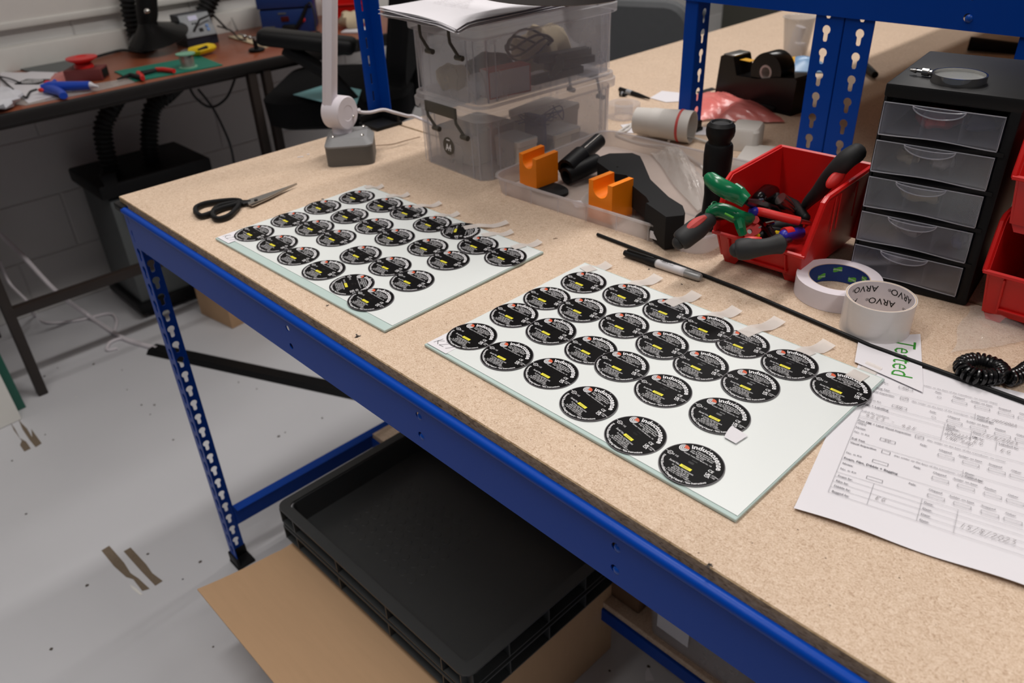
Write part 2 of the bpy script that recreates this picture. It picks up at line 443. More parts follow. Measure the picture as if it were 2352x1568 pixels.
# ------------------------------------------------------------------ lettering
GL = {}
def glyph(ch, bold=0.0):
    k = (ch, bold)
    if k in GL: return GL[k]
    def meas(body):
        cu = bpy.data.curves.new('glyph', 'FONT'); cu.body = body; cu.size = 1; cu.resolution_u = 2; cu.offset = bold; cu.fill_mode = 'FRONT'
        o = bpy.data.objects.new('glyph', cu); COL.objects.link(o)
        dg = bpy.context.evaluated_depsgraph_get(); dg.update()
        me = o.evaluated_get(dg).to_mesh()
        vs = [v.co.copy() for v in me.vertices]; fs = [tuple(p.vertices) for p in me.polygons]
        o.evaluated_get(dg).to_mesh_clear()
        COL.objects.unlink(o); bpy.data.objects.remove(o); bpy.data.curves.remove(cu)
        return vs, fs
    def width(vs): return (max(v.x for v in vs) - min(v.x for v in vs)) if vs else 0
    vs, fs = ([], []) if ch == ' ' else meas(ch)
    adv = width(meas('H' + ch + 'H')[0]) - width(meas('HH')[0])
    GL[k] = (vs, fs, adv); return GL[k]
def text_width(t, size, bold=0.0, track=0.0):
    return sum(glyph(c, bold)[2] + track for c in t)*size
def text(b, t, size, x, y, m=None, align='L', bold=0.0, squash=1.0, z=0.0, mi=0, track=0.0):
    w_ = text_width(t, size, bold, track)*squash
    x -= w_*{'L': 0, 'C': 0.5, 'R': 1}[align]
    for c in t:
        vs, fs, adv = glyph(c, bold)
        if vs: b.add([(x + v.x*size*squash, y + v.y*size, z) for v in vs], fs, m, mi)
        x += (adv + track)*size*squash
    return b
def text_arc(b, t, size, R, mid, m=None, outward=True, bold=0.0, z=0.0, mi=0, squash=1.0, span=None):
    wd = [(glyph(c, bold)[2])*size*squash for c in t]; tot = sum(wd)
    k = 1.0 if span is None else span*R/tot
    pos = -tot*k/2
    for c, w_ in zip(t, wd):
        vs, fs, adv = glyph(c, bold)
        a = (pos + w_*k/2)/R; pos += w_*k
        an = mid - a if outward else mid + a
        rot = an - PI/2 if outward else an + PI/2
        ca, sa = math.cos(rot), math.sin(rot); ox, oy = R*math.cos(an), R*math.sin(an)
        if vs:
            b.add([(ox + (v.x*size*squash - w_/2)*ca - v.y*size*sa, oy + (v.x*size*squash - w_/2)*sa + v.y*size*ca, z) for v in vs], fs, m, mi)
    return b
STK = {'0': [[(.3, 0), (.05, .3), (.1, .8), (.35, 1), (.6, .75), (.55, .25), (.3, 0)]], '1': [[(.3, 1), (.22, 0)]],
       '2': [[(.05, .8), (.3, 1), (.5, .8), (.3, .4), (.02, .02), (.6, .08)]], '3': [[(.08, .95), (.45, .95), (.22, .58), (.5, .4), (.35, .02), (0, .1)]],
       '4': [[(.35, 1), (.02, .42), (.6, .45)], [(.45, .7), (.35, 0)]], '5': [[(.6, 1), (.2, .95), (.12, .58), (.45, .5), (.5, .15), (.2, 0), (0, .08)]],
       '7': [[(.05, .92), (.6, .95), (.2, 0)]], '8': [[(.5, .9), (.2, .95), (.15, .7), (.5, .3), (.3, 0), (.08, .2), (.55, .75), (.5, .9)]],
       'C': [[(.6, .8), (.35, .95), (.08, .5), (.25, .05), (.6, .15)]], 'F': [[(.1, 0), (.15, .95), (.6, .95)], [(.12, .5), (.5, .52)]],
       'E': [[(.6, .95), (.15, .9), (.1, .05), (.6, .05)], [(.12, .5), (.5, .52)]], 'G': [[(.6, .85), (.3, .95), (.06, .5), (.25, .04), (.55, .2), (.55, .45), (.35, .45)]],
       'k': [[(.12, 1), (.05, 0)], [(.55, .85), (.1, .42), (.65, .02)]], '/': [[(.5, 1.1), (.05, -.15)]], '-': [[(.05, .45), (.5, .48)]],
       'I': [[(.2, 1), (.15, 0)]], 'N': [[(.05, 0), (.1, .95), (.5, .05), (.58, 1)]], 'D': [[(.1, 0), (.12, .95), (.55, .7), (.5, .2), (.1, 0)]], 'v': [[(.0, .5), (.3, .05), (.9, 1.1)]]}
def script_(b, t, size, x, y, m=None, wd=0.0006, z=0.0, slant=0.2, mi=0, gap=0.78):
    for c in t:
        for st in STK.get(c, []):
            P = [(x + (px + py*slant)*size, y + py*size) for px, py in st]
            for (x0, y0), (x1, y1) in zip(P, P[1:]):
                dx, dy = x1 - x0, y1 - y0; l = math.hypot(dx, dy) or 1; nx, ny = -dy/l*wd/2, dx/l*wd/2
                b.add([(x0 + nx, y0 + ny, z), (x0 - nx, y0 - ny, z), (x1 - nx, y1 - ny, z), (x1 + nx, y1 + ny, z)], [(0, 1, 2, 3)], m, mi)
        x += size*gap
    return b
def stroke(b, pts, wd, z=0.0, m=None, mi=0):
    for (x0, y0), (x1, y1) in zip(pts, pts[1:]):
        dx, dy = x1 - x0, y1 - y0; l = math.hypot(dx, dy) or 1; nx, ny = -dy/l*wd/2, dx/l*wd/2
        b.add([(x0 + nx, y0 + ny, z), (x0 - nx, y0 - ny, z), (x1 - nx, y1 - ny, z), (x1 + nx, y1 + ny, z)], [(0, 1, 2, 3)], m, mi)
    return b

# ------------------------------------------------------------------ the room
WX = -1.74
fl = structure(B().box(8.4, 9.2, 0.05, (2.3, 1.0, FLOOR - 0.025)).obj('floor', 'floor', smooth=False))
structure(B().box(8.4, 9.2, 0.05, (2.3, 1.0, CEIL + 0.025)).obj('ceiling', 'ceil', smooth=False))
wl = structure(B().box(0.1, 7.2, CEIL - FLOOR, (WX - 0.0528, 1.2, (CEIL + FLOOR)/2)).obj('wall_left', 'joint', smooth=False))
bw, bh, jt = 0.44, 0.215, 0.005
bm_block = B().box(0.02, bw - jt, bh - jt, (0, 0, 0), bev=0.003, seg=1)
proto = None
z = FLOOR + bh/2; row = 0
while z < 1.25:
    y = -1.9 + (0.22 if row % 2 else 0)
    while y < 4.5:
        if proto is None:
            proto = bm_block.obj('block', 'wall', wl, smooth=False); o = proto
        else:
            o = proto.copy(); COL.objects.link(o)
        o.location = (WX - 0.01, y, z); y += bw
    z += bh; row += 1
wb = structure(B().box(7.0, 0.1, CEIL - FLOOR, (1.6, 4.75, (CEIL + FLOOR)/2)).obj('wall_back', 'olive', smooth=False))
structure(B().box(7.0, 0.015, 0.10, (1.6, 4.695, FLOOR + 0.05), bev=0.003).obj('baseboard_back', 'trim', smooth=False))
for i, yy in enumerate((3.55, 3.72)):     # pale pipes running down the wall corner
    p = B().box(0.05, 0.075, CEIL - FLOOR, (WX + 0.025, yy, (CEIL + FLOOR)/2), bev=0.008)
    structure(p.obj('trim_%d' % (i + 2), 'trim'))
structure(B().box(0.05, 5.4, 0.125, (WX + 0.025, 1.1, -0.0595), bev=0.004).obj('trim_1', 'trim'))

t = thing('whiteboard', 'wide whiteboard fixed to the wall above the brown desk', 'whiteboard', (WX, 0.45, 0.066))
B().box(0.018, 2.9, 1.0, (0.013, 0, 0.51), bev=0.002).obj('board_face', 'whiteboard', t)
f = B()
for (sy, sz, cy, cz) in ((2.94, 0.022, 0, 0.0), (2.94, 0.022, 0, 1.02), (0.022, 1.04, -1.46, 0.51), (0.022, 1.04, 1.46, 0.51)):
    f.box(0.026, sy, sz, (0.014, cy, cz + 0.001), bev=0.003)
f.obj('board_frame', 'trim', t)

# ------------------------------------------------------------------ blue bench in front
def angle_post(b, x, y, z0, z1, dx, dy, wx=0.036, wy=0.036, hx=True, hy=True, t=0.0018, pitch=0.0375, zoff=0.02, slot=False):
    for axis, d, wd, holes in (('x', dx, wx, hx), ('y', dy, wy, hy)):
        outer = [(0, z0), (wd, z0), (wd, z1), (0, z1)]
        hs = []
        if holes:
            k = 0
            zz = z0 + 0.035 + zoff
            while zz < z1 - 0.012:
                hs.append(keyhole(wd*0.56, zz) if not slot else [(wd*.5 - .0020, zz - .011), (wd*.5 + .0020, zz - .011), (wd*.5 + .0020, zz + .011), (wd*.5 - .0020, zz + .011)]); zz += pitch
        o = (x, y, 0)
        m = frame(o, (d, 0, 0), (0, 0, 1)) if axis == 'x' else frame(o, (0, d, 0), (0, 0, 1))
        if axis == 'x': b.plate(outer, hs, -t/2, t/2, m)
        else: b.plate(outer, hs, -t/2, t/2, m)
    return b
def post_foot(b, x, y, z0, dx, dy, h=0.03, w_=0.046):
    cx, cy = x + dx*w_*0.36, y + dy*w_*0.36
    b.box(w_, w_, 0.008, (cx, cy, z0 + 0.004), bev=0.002)
    b.box(w_*0.95, 0.007, h, (cx, y - dy*0.001, z0 + h/2), bev=0.002)
    b.box(0.007, w_*0.95, h, (x - dx*0.001, cy, z0 + h/2), bev=0.002)
    return b
BL, BD, BT = 1.83, 0.603, 0.018
def bench(label, x0, y0, length, depth, name='workbench'):
    t = thing(name, label, 'workbench', (x0, y0, FLOOR))
    b = B(); b.box(length, depth, BT, (x0 + length/2, y0 + depth/2, -BT/2), bev=0.0012, seg=1)
    for i in range(len(b.f)):
        vs = [Vector(b.v[q]) for q in b.f[i]]
        n = (vs[1] - vs[0]).cross(vs[2] - vs[0]); n.normalize()
        b.mi[i] = 0 if abs(n.z) > 0.9 else 1
    b.obj('tabletop', ['board', 'core'], t, world=True, smooth=False)
    return t
bench1 = bench('blue steel workbench with chipboard top carrying the glass plates', 0, 0, BL, BD)
# front beam: rolled lip above a flat face
b = B()
hol = [circ(0.0048, 12, x, z) for x in (0.593, 0.888, 1.186, 1.48) for z in (-0.0415, -0.071)]
b.plate([(0.034, -0.0905), (BL - 0.034, -0.0905), (BL - 0.034, -0.020), (0.034, -0.020)], hol, 0.0, 0.0016, frame((0, -0.004, 0), (1, 0, 0), (0, 0, 1)))
b.tube([(0.030, -0.0065, -0.0175), (BL - 0.03, -0.0065, -0.0175)], 0.0068, n=14)
b.box(BL - 0.07, 0.03, 0.0016, (BL/2, 0.011, -0.0897))
b.box(BL - 0.07, 0.03, 0.0016, (BL/2, 0.011, -0.0192))
fb = b.obj('front_beam', 'blue', bench1, world=True)
b0 = B().ball(0.0052, (0, 0, 0), n=12, sc3=(1, 0.7, 1))
for x in (0.888, 1.186, 1.48):
    for z in (-0.0430, -0.0725):
        o = b0.obj('bolt', 'bluebolt', fb) if x == 0.888 and z == -0.0430 else bo.copy()
        if o.name not in COL.objects: COL.objects.link(o)
        bo = o; o.parent = fb
        o.location = (world_of(fb).inverted() @ Vector((x + 0.0022, -0.0035, z)))
for nm, x, y, dx, dy in (('front_leg', 0, 0, 1, 1), ('back_leg', 0, BD, 1, -1), ('front_leg', BL, 0, -1, 1), ('back_leg', BL, BD, -1, -1)):
    lg = angle_post(B(), x, y, FLOOR + 0.006, -0.010 if nm == 'front_leg' else -0.019, dx, dy).obj(nm, 'blue', bench1, world=True, smooth=False)
    post_foot(B(), x, y, FLOOR, dx, dy, h=0.034).obj('foot', 'blackplastic', lg, world=True)
    if nm == 'front_leg':
        cp = B().box(0.040, 0.022, 0.014, (x + dx*0.014, y + dy*0.006 - 0.006, -0.0165), bev=0.002).box(0.007, 0.042, 0.011, (x - dx*0.003, y + dy*0.016, -0.018), bev=0.002)
        cp.obj('end_cap', 'blackplastic', lg, world=True)
for nm, z0, z1 in (('side_beam', -0.0905, -0.020), ('side_rail', -0.852, -0.792)):
    for x, s in ((0.003, 1), (BL - 0.003, -1)):
        b = B().box(0.0018, BD - 0.07, z1 - z0, (x, BD/2, (z0 + z1)/2)).box(0.026, BD - 0.07, 0.0018, (x + s*0.013, BD/2, z1))
        b.obj(nm, 'blue', bench1, world=True, smooth=False)
B().box(BL - 0.07, 0.0018, 0.07, (BL/2, BD - 0.004, -0.055)).box(BL - 0.07, 0.03, 0.0018, (BL/2, BD - 0.018, -0.02)).obj('back_beam', 'blue', bench1, world=True, smooth=False)
b = B().box(BL - 0.06, BD - 0.03 - 0.425, 0.015, (BL/2, (0.425 + BD - 0.03)/2, -0.7925), bev=0.001, seg=1)
b.obj('lower_shelf', 'board', bench1, world=True, smooth=False)
B().box(BL - 0.06, 0.0018, 0.032, (BL/2, 0.421, -0.817)).box(BL - 0.06, 0.026, 0.0018, (BL/2, 0.434, -0.801)).obj('lower_beam', 'blue', bench1, world=True, smooth=False)
# ------------------------------------------------------------------ second bench behind, with its racks
bench2 = bench('long chipboard bench behind, carrying tape dispenser and pink bags', 0.045, BD + 0.004, 2.5, 2.45)
for nm, x, y, dx, dy in (('leg', 0.045, BD + 2.45, 1, -1), ('leg', 2.545, BD + 2.45, -1, -1), ('leg', 0.045, 1.85, 1, 1)):
    lg = angle_post(B(), x, y, FLOOR + 0.006, -BT - 0.001, dx, dy).obj(nm, 'blue', bench2, world=True, smooth=False)
    post_foot(B(), x, y, FLOOR, dx, dy).obj('foot', 'blackplastic', lg, world=True)
B().box(0.002, 2.40, 0.07, (0.050, BD + 1.225, -0.055)).box(0.03, 2.40, 0.002, (0.064, BD + 1.225, -0.0195)).obj('side_beam', 'blue', bench2, world=True, smooth=False)
RY = 0.945
# upright standing on the bench behind the lamp
up = thing('shelving_upright', 'blue perforated steel upright standing behind the white lamp', 'upright', (0.0, BD, 0.0))
p = angle_post(B(), 0.0, BD - 0.001, 0.004, 0.80, 1, -1, hx=False, slot=True).obj('post', 'blue', up, world=True, smooth=False)
post_foot(B(), 0.0, BD - 0.001, 0.0, 1, -1, h=0.024, w_=0.07).obj('foot', 'blackplastic', p, world=True)
# rack on the rear bench: front uprights, beam in front of them and a shelf reaching back
xa = ony(1574, 60, RY).x; xb = ony(1600, 60, RY).x
xl = ony(1862, 136, RY).x; xr = ony(1992, 136, RY).x; xm = (xl + xr)/2
xq = ony(2337, 110, RY).x
rack = thing('shelving_rack', 'blue steel shelving rack with keyhole uprights standing on the rear bench', 'rack', (xa, RY, 0.0))
RX1 = 2.45
for x, dx, wx, wy, hx in ((xb, -1, xb - xa + .002, .04, False), (xm - .0016, -1, xm - xl, .036, True), (xm + .0016, 1, xr - xm, .036, True), (xq, 1, .05, .036, True), (RX1, -1, .05, .036, True)):
    p = angle_post(B(), x, RY, 0.006, 1.0, dx, 1, wx=wx, wy=wy, hx=hx, zoff=0.005).obj('upright', 'blue', rack, world=True, smooth=False)
    post_foot(B(), x, RY, 0.0, dx, 1, h=0.022, w_=0.05).obj('foot', 'blackplastic', p, world=True)
for x, dx in ((xa, 1), (RX1, -1)):
    p = angle_post(B(), x, 2.50, 0.006, 1.0, dx, -1, hx=False, hy=False).obj('upright', 'blue', rack, world=True, smooth=False)
    post_foot(B(), x, 2.50, 0.0, dx, -1, h=0.022, w_=0.05).obj('foot', 'blackplastic', p, world=True)
zb0 = ony(1570, 0, RY - .004).z; zb1 = zb0 + 0.092
xh = ony(2222, 41, RY - .005)
b = B()
b.plate([(xa - 0.004, zb0), (RX1, zb0), (RX1, zb1), (xa - 0.004, zb1)], [circ(0.0062, 14, xh.x, xh.z), circ(0.0062, 14, xh.x, xh.z + .03)], 0, 0.0016, frame((0, RY - .003, 0), (1, 0, 0), (0, 0, 1)))
b.box(RX1 - xa, 0.026, 0.0016, ((RX1 + xa)/2, RY + 0.011, zb0 + .0008))
rb = b.obj('front_beam', 'blue', rack, world=True, smooth=False)
o = bo.copy(); COL.objects.link(o); o.parent = rb; o.location = world_of(rb).inverted() @ Vector((xh.x + 0.0022, RY - .004, xh.z - .001)); o.scale = (1.2, 1.2, 1.2)
B().box(0.0018, 1.52, 0.06, (xa, 1.72, zb0 + .05)).obj('side_beam', 'blue', rack, world=True, smooth=False)
B().box(RX1 - xa, 1.56, 0.015, ((RX1 + xa)/2, RY + 0.79, zb0 + 0.078), bev=0.001, seg=1).obj('shelf', 'board', rack, world=True, smooth=False)

# ------------------------------------------------------------------ round sensor labels on two glass plates
R0 = 0.0319
def label_proto():
    t = thing('round_label', '', 'label')
    B().lathe([(0, 0.0005), (R0*0.972, 0.0005), (R0*0.972, 0.0001), (0, 0.0001)], n=64).obj('label_face', 'disc', t)
    B().lathe([(R0*0.972, 0.00048), (R0, 0.00042), (R0, 0.0), (R0*0.972, 0.0)], n=64, close=True).obj('label_rim', 'discedge', t)
    z = 0.00058
    b = B()
    text_arc(b, 'inductosense', 0.268*R0, 0.735*R0, math.radians(73.5), bold=0.03, z=z, span=math.radians(104))
    for i, s in enumerate(('Inductosense Ltd', 'Unit 5, Kings Business Park', 'Kings Park Avenue, Bristol', 'BS2 0TZ')):
        text(b, s, 0.080*R0, 0.03*R0, (0.60 - 0.078*i)*R0, align='C', z=z, bold=0.006, squash=0.95)
    text(b, 'WAND TWD-3XX Model No.: V8', 0.070*R0, 0.0, 0.285*R0, align='C', z=z, bold=0.004)
    text(b, 'II 1G', 0.105*R0, -0.70*R0, -0.03*R0, z=z, bold=0.006)
    hx = [(-0.80*R0 + 0.085*R0*math.cos(PI/3*i), 0.01*R0 + 0.085*R0*math.sin(PI/3*i)) for i in range(7)]
    stroke(b, hx, 0.018*R0, z); text(b, 'Ex', 0.09*R0, -0.80*R0, -0.02*R0, align='C', z=z)
    text(b, 'Serial No:', 0.11*R0, -0.62*R0, -0.30*R0, z=z, bold=0.006, squash=0.85)
    for i, s in enumerate(('Ex Veritas 22UKEX1339X', 'Ex ia IIC T4...T3 Ga', 'IECEx EXV 22.0011X', 'Ex Veritas 22ATEX1338X', 'Ta = -40\u00b0C to +135\u00b0C / +150\u00b0C*')):
        text(b, s, 0.078*R0, -0.04*R0, (-0.42 - 0.074*i)*R0, align='C', z=z, bold=0.004, squash=0.92)
    text_arc(b, 'Potential Electrostatic Charging Hazard - *See Instructions', 0.115*R0, 0.915*R0, math.radians(263), outward=False, z=z, bold=0.012, span=math.radians(142))
    text(b, 'CE', 0.15*R0, 0.52*R0, 0.07*R0, z=z, bold=0.02)
    text(b, 'UK', 0.13*R0, 0.54*R0, -0.09*R0, z=z, bold=0.03); text(b, 'CA', 0.13*R0, 0.56*R0, -0.19*R0, z=z, bold=0.03)
    text(b, '0598', 0.078*R0, 0.74*R0, -0.04*R0, z=z); text(b, '1180', 0.078*R0, 0.74*R0, -0.12*R0, z=z)
    stroke(b, [(-0.97*R0, 0.03*R0), (-0.90*R0, 0.03*R0)], 0.016*R0, z); stroke(b, [(0.90*R0, -0.02*R0), (0.97*R0, -0.02*R0)], 0.016*R0, z); stroke(b, [(0.04*R0, 0.91*R0), (0.04*R0, 0.965*R0)], 0.012*R0, z)
    b.obj('printing', 'white_ink', t, smooth=False, fix=False)
    b = B()                                     # ringed emblem, one quarter in orange
    lx, ly, lr = -0.615*R0, 0.475*R0, 0.155*R0
    for rr in (0.28, 0.62, 0.95):
        for i in range(40):
            a = 2*PI*(i + 0.5)/40
            mi = 1 if (math.radians(-50) < ((a - math.radians(60) + PI) % (2*PI) - PI) < math.radians(50)) else 0
            p = [(lx + lr*q*math.cos(2*PI*k/40), ly + lr*q*math.sin(2*PI*k/40), z) for q, k in ((rr - .10, i), (rr + .10, i), (rr + .10, i + 1), (rr - .10, i + 1))]
            b.add(p, [(0, 1, 2, 3)], None, mi)
    for i in range(12):
        a0, a1 = math.radians(12 + 96*i/12), math.radians(12 + 96*(i + 1)/12)
        b.add([(lx, ly, z - 0.00003), (lx + lr*math.cos(a0), ly + lr*math.sin(a0), z - 0.00003), (lx + lr*math.cos(a1), ly + lr*math.sin(a1), z - 0.00003)], [(0, 1, 2)], None, 1)
    b.obj('emblem', ['white_ink', 'orange_ink'], t, smooth=False, fix=False)
    B().box(0.40*R0, 0.115*R0, 0.00006, (-0.03*R0, -0.258*R0, z)).obj('serial_tag', 'yellow_ink', t, smooth=False)
    g = B()
    for (sx, sy, sw, sh) in ((0.0, 0.16, 0.20, 0.05), (-0.04, 0.03, 0.20, 0.09)):
        g.box(sw*R0, sh*R0, 0.0002, (sx*R0, sy*R0, 0.0005), bev=0.00005, seg=1)
    g.obj('chip_bump', 'blackgloss', t)
    return t
lab0 = label_proto()
def serial_text(t, s):
    b = text(B(), s, 0.085*R0, -0.03*R0, -0.288*R0, align='C', z=0.00064, bold=0.004)
    tagp = [c for c in t.children if c.name.startswith('serial_tag')][0]
    o = b.obj('serial_number', 'print', tagp, smooth=False, fix=False)
P2 = [(0.869, 0.3062), (0.9361, 0.3159), (1.001, 0.319), (1.0642, 0.316), (1.1148, 0.3141), (1.178, 0.3114), (1.2419, 0.307), (0.8627, 0.2394), (0.9188, 0.247), (0.9831, 0.2534), (1.0464, 0.2477), (1.1052, 0.2423), (1.1677, 0.2459), (0.8622, 0.1786), (0.9257, 0.1813), (0.9904, 0.1823), (1.0398, 0.18), (1.1035, 0.1733), (1.1744, 0.1762), (0.8608, 0.1068), (0.9258, 0.105), (0.9896, 0.1142), (1.06, 0.0993), (1.1303, 0.0912), (1.1984, 0.0921)]
P1 = [(0.3589, 0.282), (0.4273, 0.2917), (0.4837, 0.3001), (0.5534, 0.2946), (0.6082, 0.3073), (0.6693, 0.2895), (0.7294, 0.2901), (0.3517, 0.2161), (0.421, 0.2242), (0.4867, 0.2271), (0.5485, 0.2224), (0.616, 0.2344), (0.675, 0.2256), (0.3561, 0.1492), (0.4189, 0.1578), (0.4791, 0.1596), (0.5604, 0.1494), (0.6246, 0.1562), (0.6862, 0.1491), (0.3608, 0.0809), (0.4269, 0.0848), (0.4909, 0.0837), (0.5616, 0.0831), (0.6309, 0.0852), (0.6876, 0.0771)]
ROT2 = {22: -9, 23: -12}; ROT1 = {4: -52, 23: -27, 3: -3, 24: -2, 11: 3}
rows = [7, 6, 6, 6]; rown = ['row furthest from bench edge', 'second row from the back', 'third row from the back', 'row nearest the bench edge']
nth = ['first', 'second', 'third', 'fourth', 'fifth', 'sixth', 'last']
first = True
for P, ROT, rz, where, s0 in ((P2, ROT2, 0.0062, 'nearer glass plate', 0x42C3), (P1, ROT1, 0.0278, 'further glass plate', 0x42DC)):
    i = 0
    for r, n in enumerate(rows):
        for k in range(n):
            t = lab0 if first else copy_tree(lab0)
            first = False
            x, y = P[i]
            t.location = (x, y, 0.00515 + 0.00062*(k % 2)); t.rotation_euler = (0, 0, rz + math.radians(ROT.get(i, random.uniform(-1.5, 1.5))))
            t['label'] = '%s black round label from the K27 end, %s, %s' % (nth[k] if k < n - 1 else 'last', rown[r], where)
            t['group'] = 'round black labels on the glass plates'
            i += 1
labs = [o for o in COL.objects if o.name.startswith('round_label')]
for i, t in enumerate(labs):
    serial_text(t, '00%X' % ((0x42E1 - (24 - i)) if i < 25 else (0x42E2 + i - 25)))
PW, PD = 0.4403, 0.3003
def plate_xf(p): return XF((p[0], p[1], 0), p[2])
PL2 = (0.8294, 0.0558, 0.0062); PL1 = (0.3262, 0.0296, 0.0278)
for pl, lab, ins in ((PL2, 'nearer glass plate with white film under rows of black labels', 0.004), (PL1, 'further glass plate with white film under black labels, beside the scissors', 0.013)):
    t = thing('glass_plate', lab, 'glass plate', (pl[0], pl[1], 0), pl[2])
    B().box(PW, PD, 0.0036, (PW/2, PD/2, 0.0023), bev=0.0006, seg=1).obj('glass_pane', 'glasstint', t)
    B().box(PW - 0.003, PD - ins - 0.004, 0.0006, (PW/2, PD/2 + ins/2 - 0.001, 0.00455)).obj('backing_film', 'film', t, smooth=False)
    n = B().box(0.036, 0.030, 0.0003, (0.020, 0.018, 0.00505))
    pn = n.obj('note_slip', 'paper', t, smooth=False)
    script_(B(), 'k27', 0.0125, 0.006, 0.010, wd=0.0008, z=0.00525, gap=0.8).obj('handwriting', 'blackink', pn, smooth=False, fix=False)
def strip(x0, y0, x1, y1, wd, lab, curl=0.004, z=0.0062, grp='tape tabs along the glass plates'):
    d = Vector((x1 - x0, y1 - y0, 0)); L_ = d.length; d.normalize(); nn = Vector((-d.y, d.x, 0))
    def fn(u, v):
        q = Vector((x0, y0, 0)) + d*(L_*v) + nn*((u - 0.5)*wd)
        q.z = z - 0.0052*max(0, min(1, (v - 0.35)/0.3))*(1 - 0) + curl*max(0, v - 0.7)**2*10
        return q
    o = B().grid(3, 14, fn, thick=0.00012).obj('tape_strip', 'tapewhite')
    return centre(tag(o, lab, 'tape', grp))
TT = [(0.846, 0.856, 0.376), (0.925, 0.932, 0.392), (0.994, 1.0, 0.386), (1.052, 1.062, 0.386), (1.105, 1.116, 0.398), (1.176, 1.187, 0.388), (1.245, 1.247, 0.378)]
for i, (xa_, xb_, yb) in enumerate(TT):
    strip(xa_ - 0.002, 0.333, xb_, yb, 0.019, '%s frosted tape tab along back edge, counted from K27 end, nearer plate' % nth[i])
TT = [(0.335, 0.343, 0.350), (0.402, 0.412, 0.356), (0.476, 0.488, 0.366), (0.536, 0.546, 0.357), (0.606, 0.636, 0.384), (0.650, 0.668, 0.364), (0.718, 0.727, 0.366)]
for i, (xa_, xb_, yb) in enumerate(TT):
    strip(xa_ - 0.002, 0.318, xb_, yb, 0.015, '%s frosted tape tab along back edge, counted from K27 end, further plate' % nth[i])
# loose tape corner lying over one label of the nearer plate
q = [onz(x, y, 0.0068) for x, y in ((1663, 1003), (1681, 977), (1718, 1000), (1690, 1018))]
o = B().grid(6, 4, lambda u, v: (q[0]*(1 - u) + q[3]*u)*(1 - v) + (q[1]*(1 - u) + q[2]*u)*v + Vector((0, 0, 0.002*math.sin(PI*v)*(1 - u))), thick=0.0001).obj('tape_strip', 'paper')
centre(tag(o, 'peeled white tape corner folded over a black label, nearer plate', 'tape'))

# ------------------------------------------------------------------ things on the front bench
def loft(b, loops, cap0=True, cap1=True, m=None, mi=0):
    n = len(loops[0]); vs = [p for l in loops for p in l]; fs = []
    for k in range(len(loops) - 1):
        for i in range(n):
            j = (i + 1) % n
            fs.append((k*n + i, k*n + j, (k + 1)*n + j, (k + 1)*n + i))
    if cap0: fs.append(tuple(range(n - 1, -1, -1)))
    if cap1: fs.append(tuple((len(loops) - 1)*n + i for i in range(n)))
    return b.add(vs, fs, m, mi)
def ring(w_, d, r, z, n=5, cx=0, cy=0): return [(x, y, z) for x, y in rrect(w_, d, r, n, cx, cy)]
def shell(b, w0, d0, w1, d1, r, z0, z1, t=0.0015, m=None):
    return loft(b, [ring(w0, d0, r, z0), ring(w1, d1, r, z1), ring(w1 - 2*t, d1 - 2*t, r - t, z1), ring(w0 - 2*t, d0 - 2*t, r - t, z0 + t)], True, True, m)

# lamp
t = thing('desk_lamp', 'white articulated desk lamp on a grey printed box with chrome screws', 'lamp', (0.165, 0.405, 0), math.radians(52))
b = B(); loft(b, [ring(0.092, 0.092, 0.014, 0.0), ring(0.093, 0.093, 0.014, 0.037)]); b.obj('base_lower', 'dark3d', t)
b = B(); loft(b, [ring(0.0935, 0.0935, 0.014, 0.037), ring(0.0935, 0.0935, 0.014, 0.040), ring(0.072, 0.072, 0.010, 0.053)]); b.obj('base_lid', 'grey3d', t)
s0 = None
for i, (x, y) in enumerate(((-.028, -.028), (.028, -.028), (.028, .028), (-.028, .028))):
    o = B().lathe([(0, .004), (.0022, .0038), (.0036, .002), (.0036, 0), (0, 0)], n=14).obj('screw', 'chrome', t) if s0 is None else s0.copy()
    if s0 is None: s0 = o
    else: COL.objects.link(o)
    o.location = (x, y, 0.053)
C = Vector((0.150, 0.400, 0.0915)); AX = Vector((0.95, 0.31, 0)).normalized()
mj = frame(C, (0, 0, 1), AX.cross(Vector((0, 0, 1))))      # z axis along joint
mj = Matrix(((-AX.y, 0, AX.x, C.x), (AX.x, 0, AX.y, C.y), (0, 1, 0, C.z), (0, 0, 0, 1)))
B().lathe([(0, -.021), (.030, -.021), (.032, -.019), (.032, .019), (.030, .021), (.015, .021), (.0145, .0205), (.0, .0205)], mj, n=40).lathe([(0, .053 - .0915), (.02, .053 - .0915), (.018, -.026), (0, -.026)], Matrix.Translation(C)).obj('joint', 'lampwhite', t, world=True)
B().lathe([(.0, .0245), (.002, .024), (.003, .0215), (.003, .02), (0, .02)], mj @ Matrix.Translation((0.014, -0.010, 0)), n=10).obj('joint_screw', 'chrome', t, world=True)
D = Vector((-0.016, 0.048, 0.198)).normalized()
ma = frame(C - D*0.010 + Vector((0.31, -0.95, 0))*0.021 - AX*0.007, D, AX)
b = B(); b.box(0.50, 0.023, 0.0185, (0.272, 0, 0.0), ma, bev=0.0015)
b.box(0.50, 0.0022, 0.0200, (0.275, -0.0045, 0.0), ma, bev=0.0006)
b.obj('lower_arm', 'lampwhite', t, world=True)
B().box(0.005, 0.019, 0.015, (0.0205, 0, 0.0), ma, bev=0.0006).obj('arm_slot', 'blackplastic', t, world=True)
el = C + D*0.53
B().lathe([(0, -.024), (.026, -.024), (.026, .024), (0, .024)], Matrix.Translation(el - C) @ mj, n=28).obj('elbow', 'lampwhite', t, world=True)
HD = Vector((0.585, 0.535, 0.328))
d2 = (HD + Vector((0, 0, 0.05)) - el); 
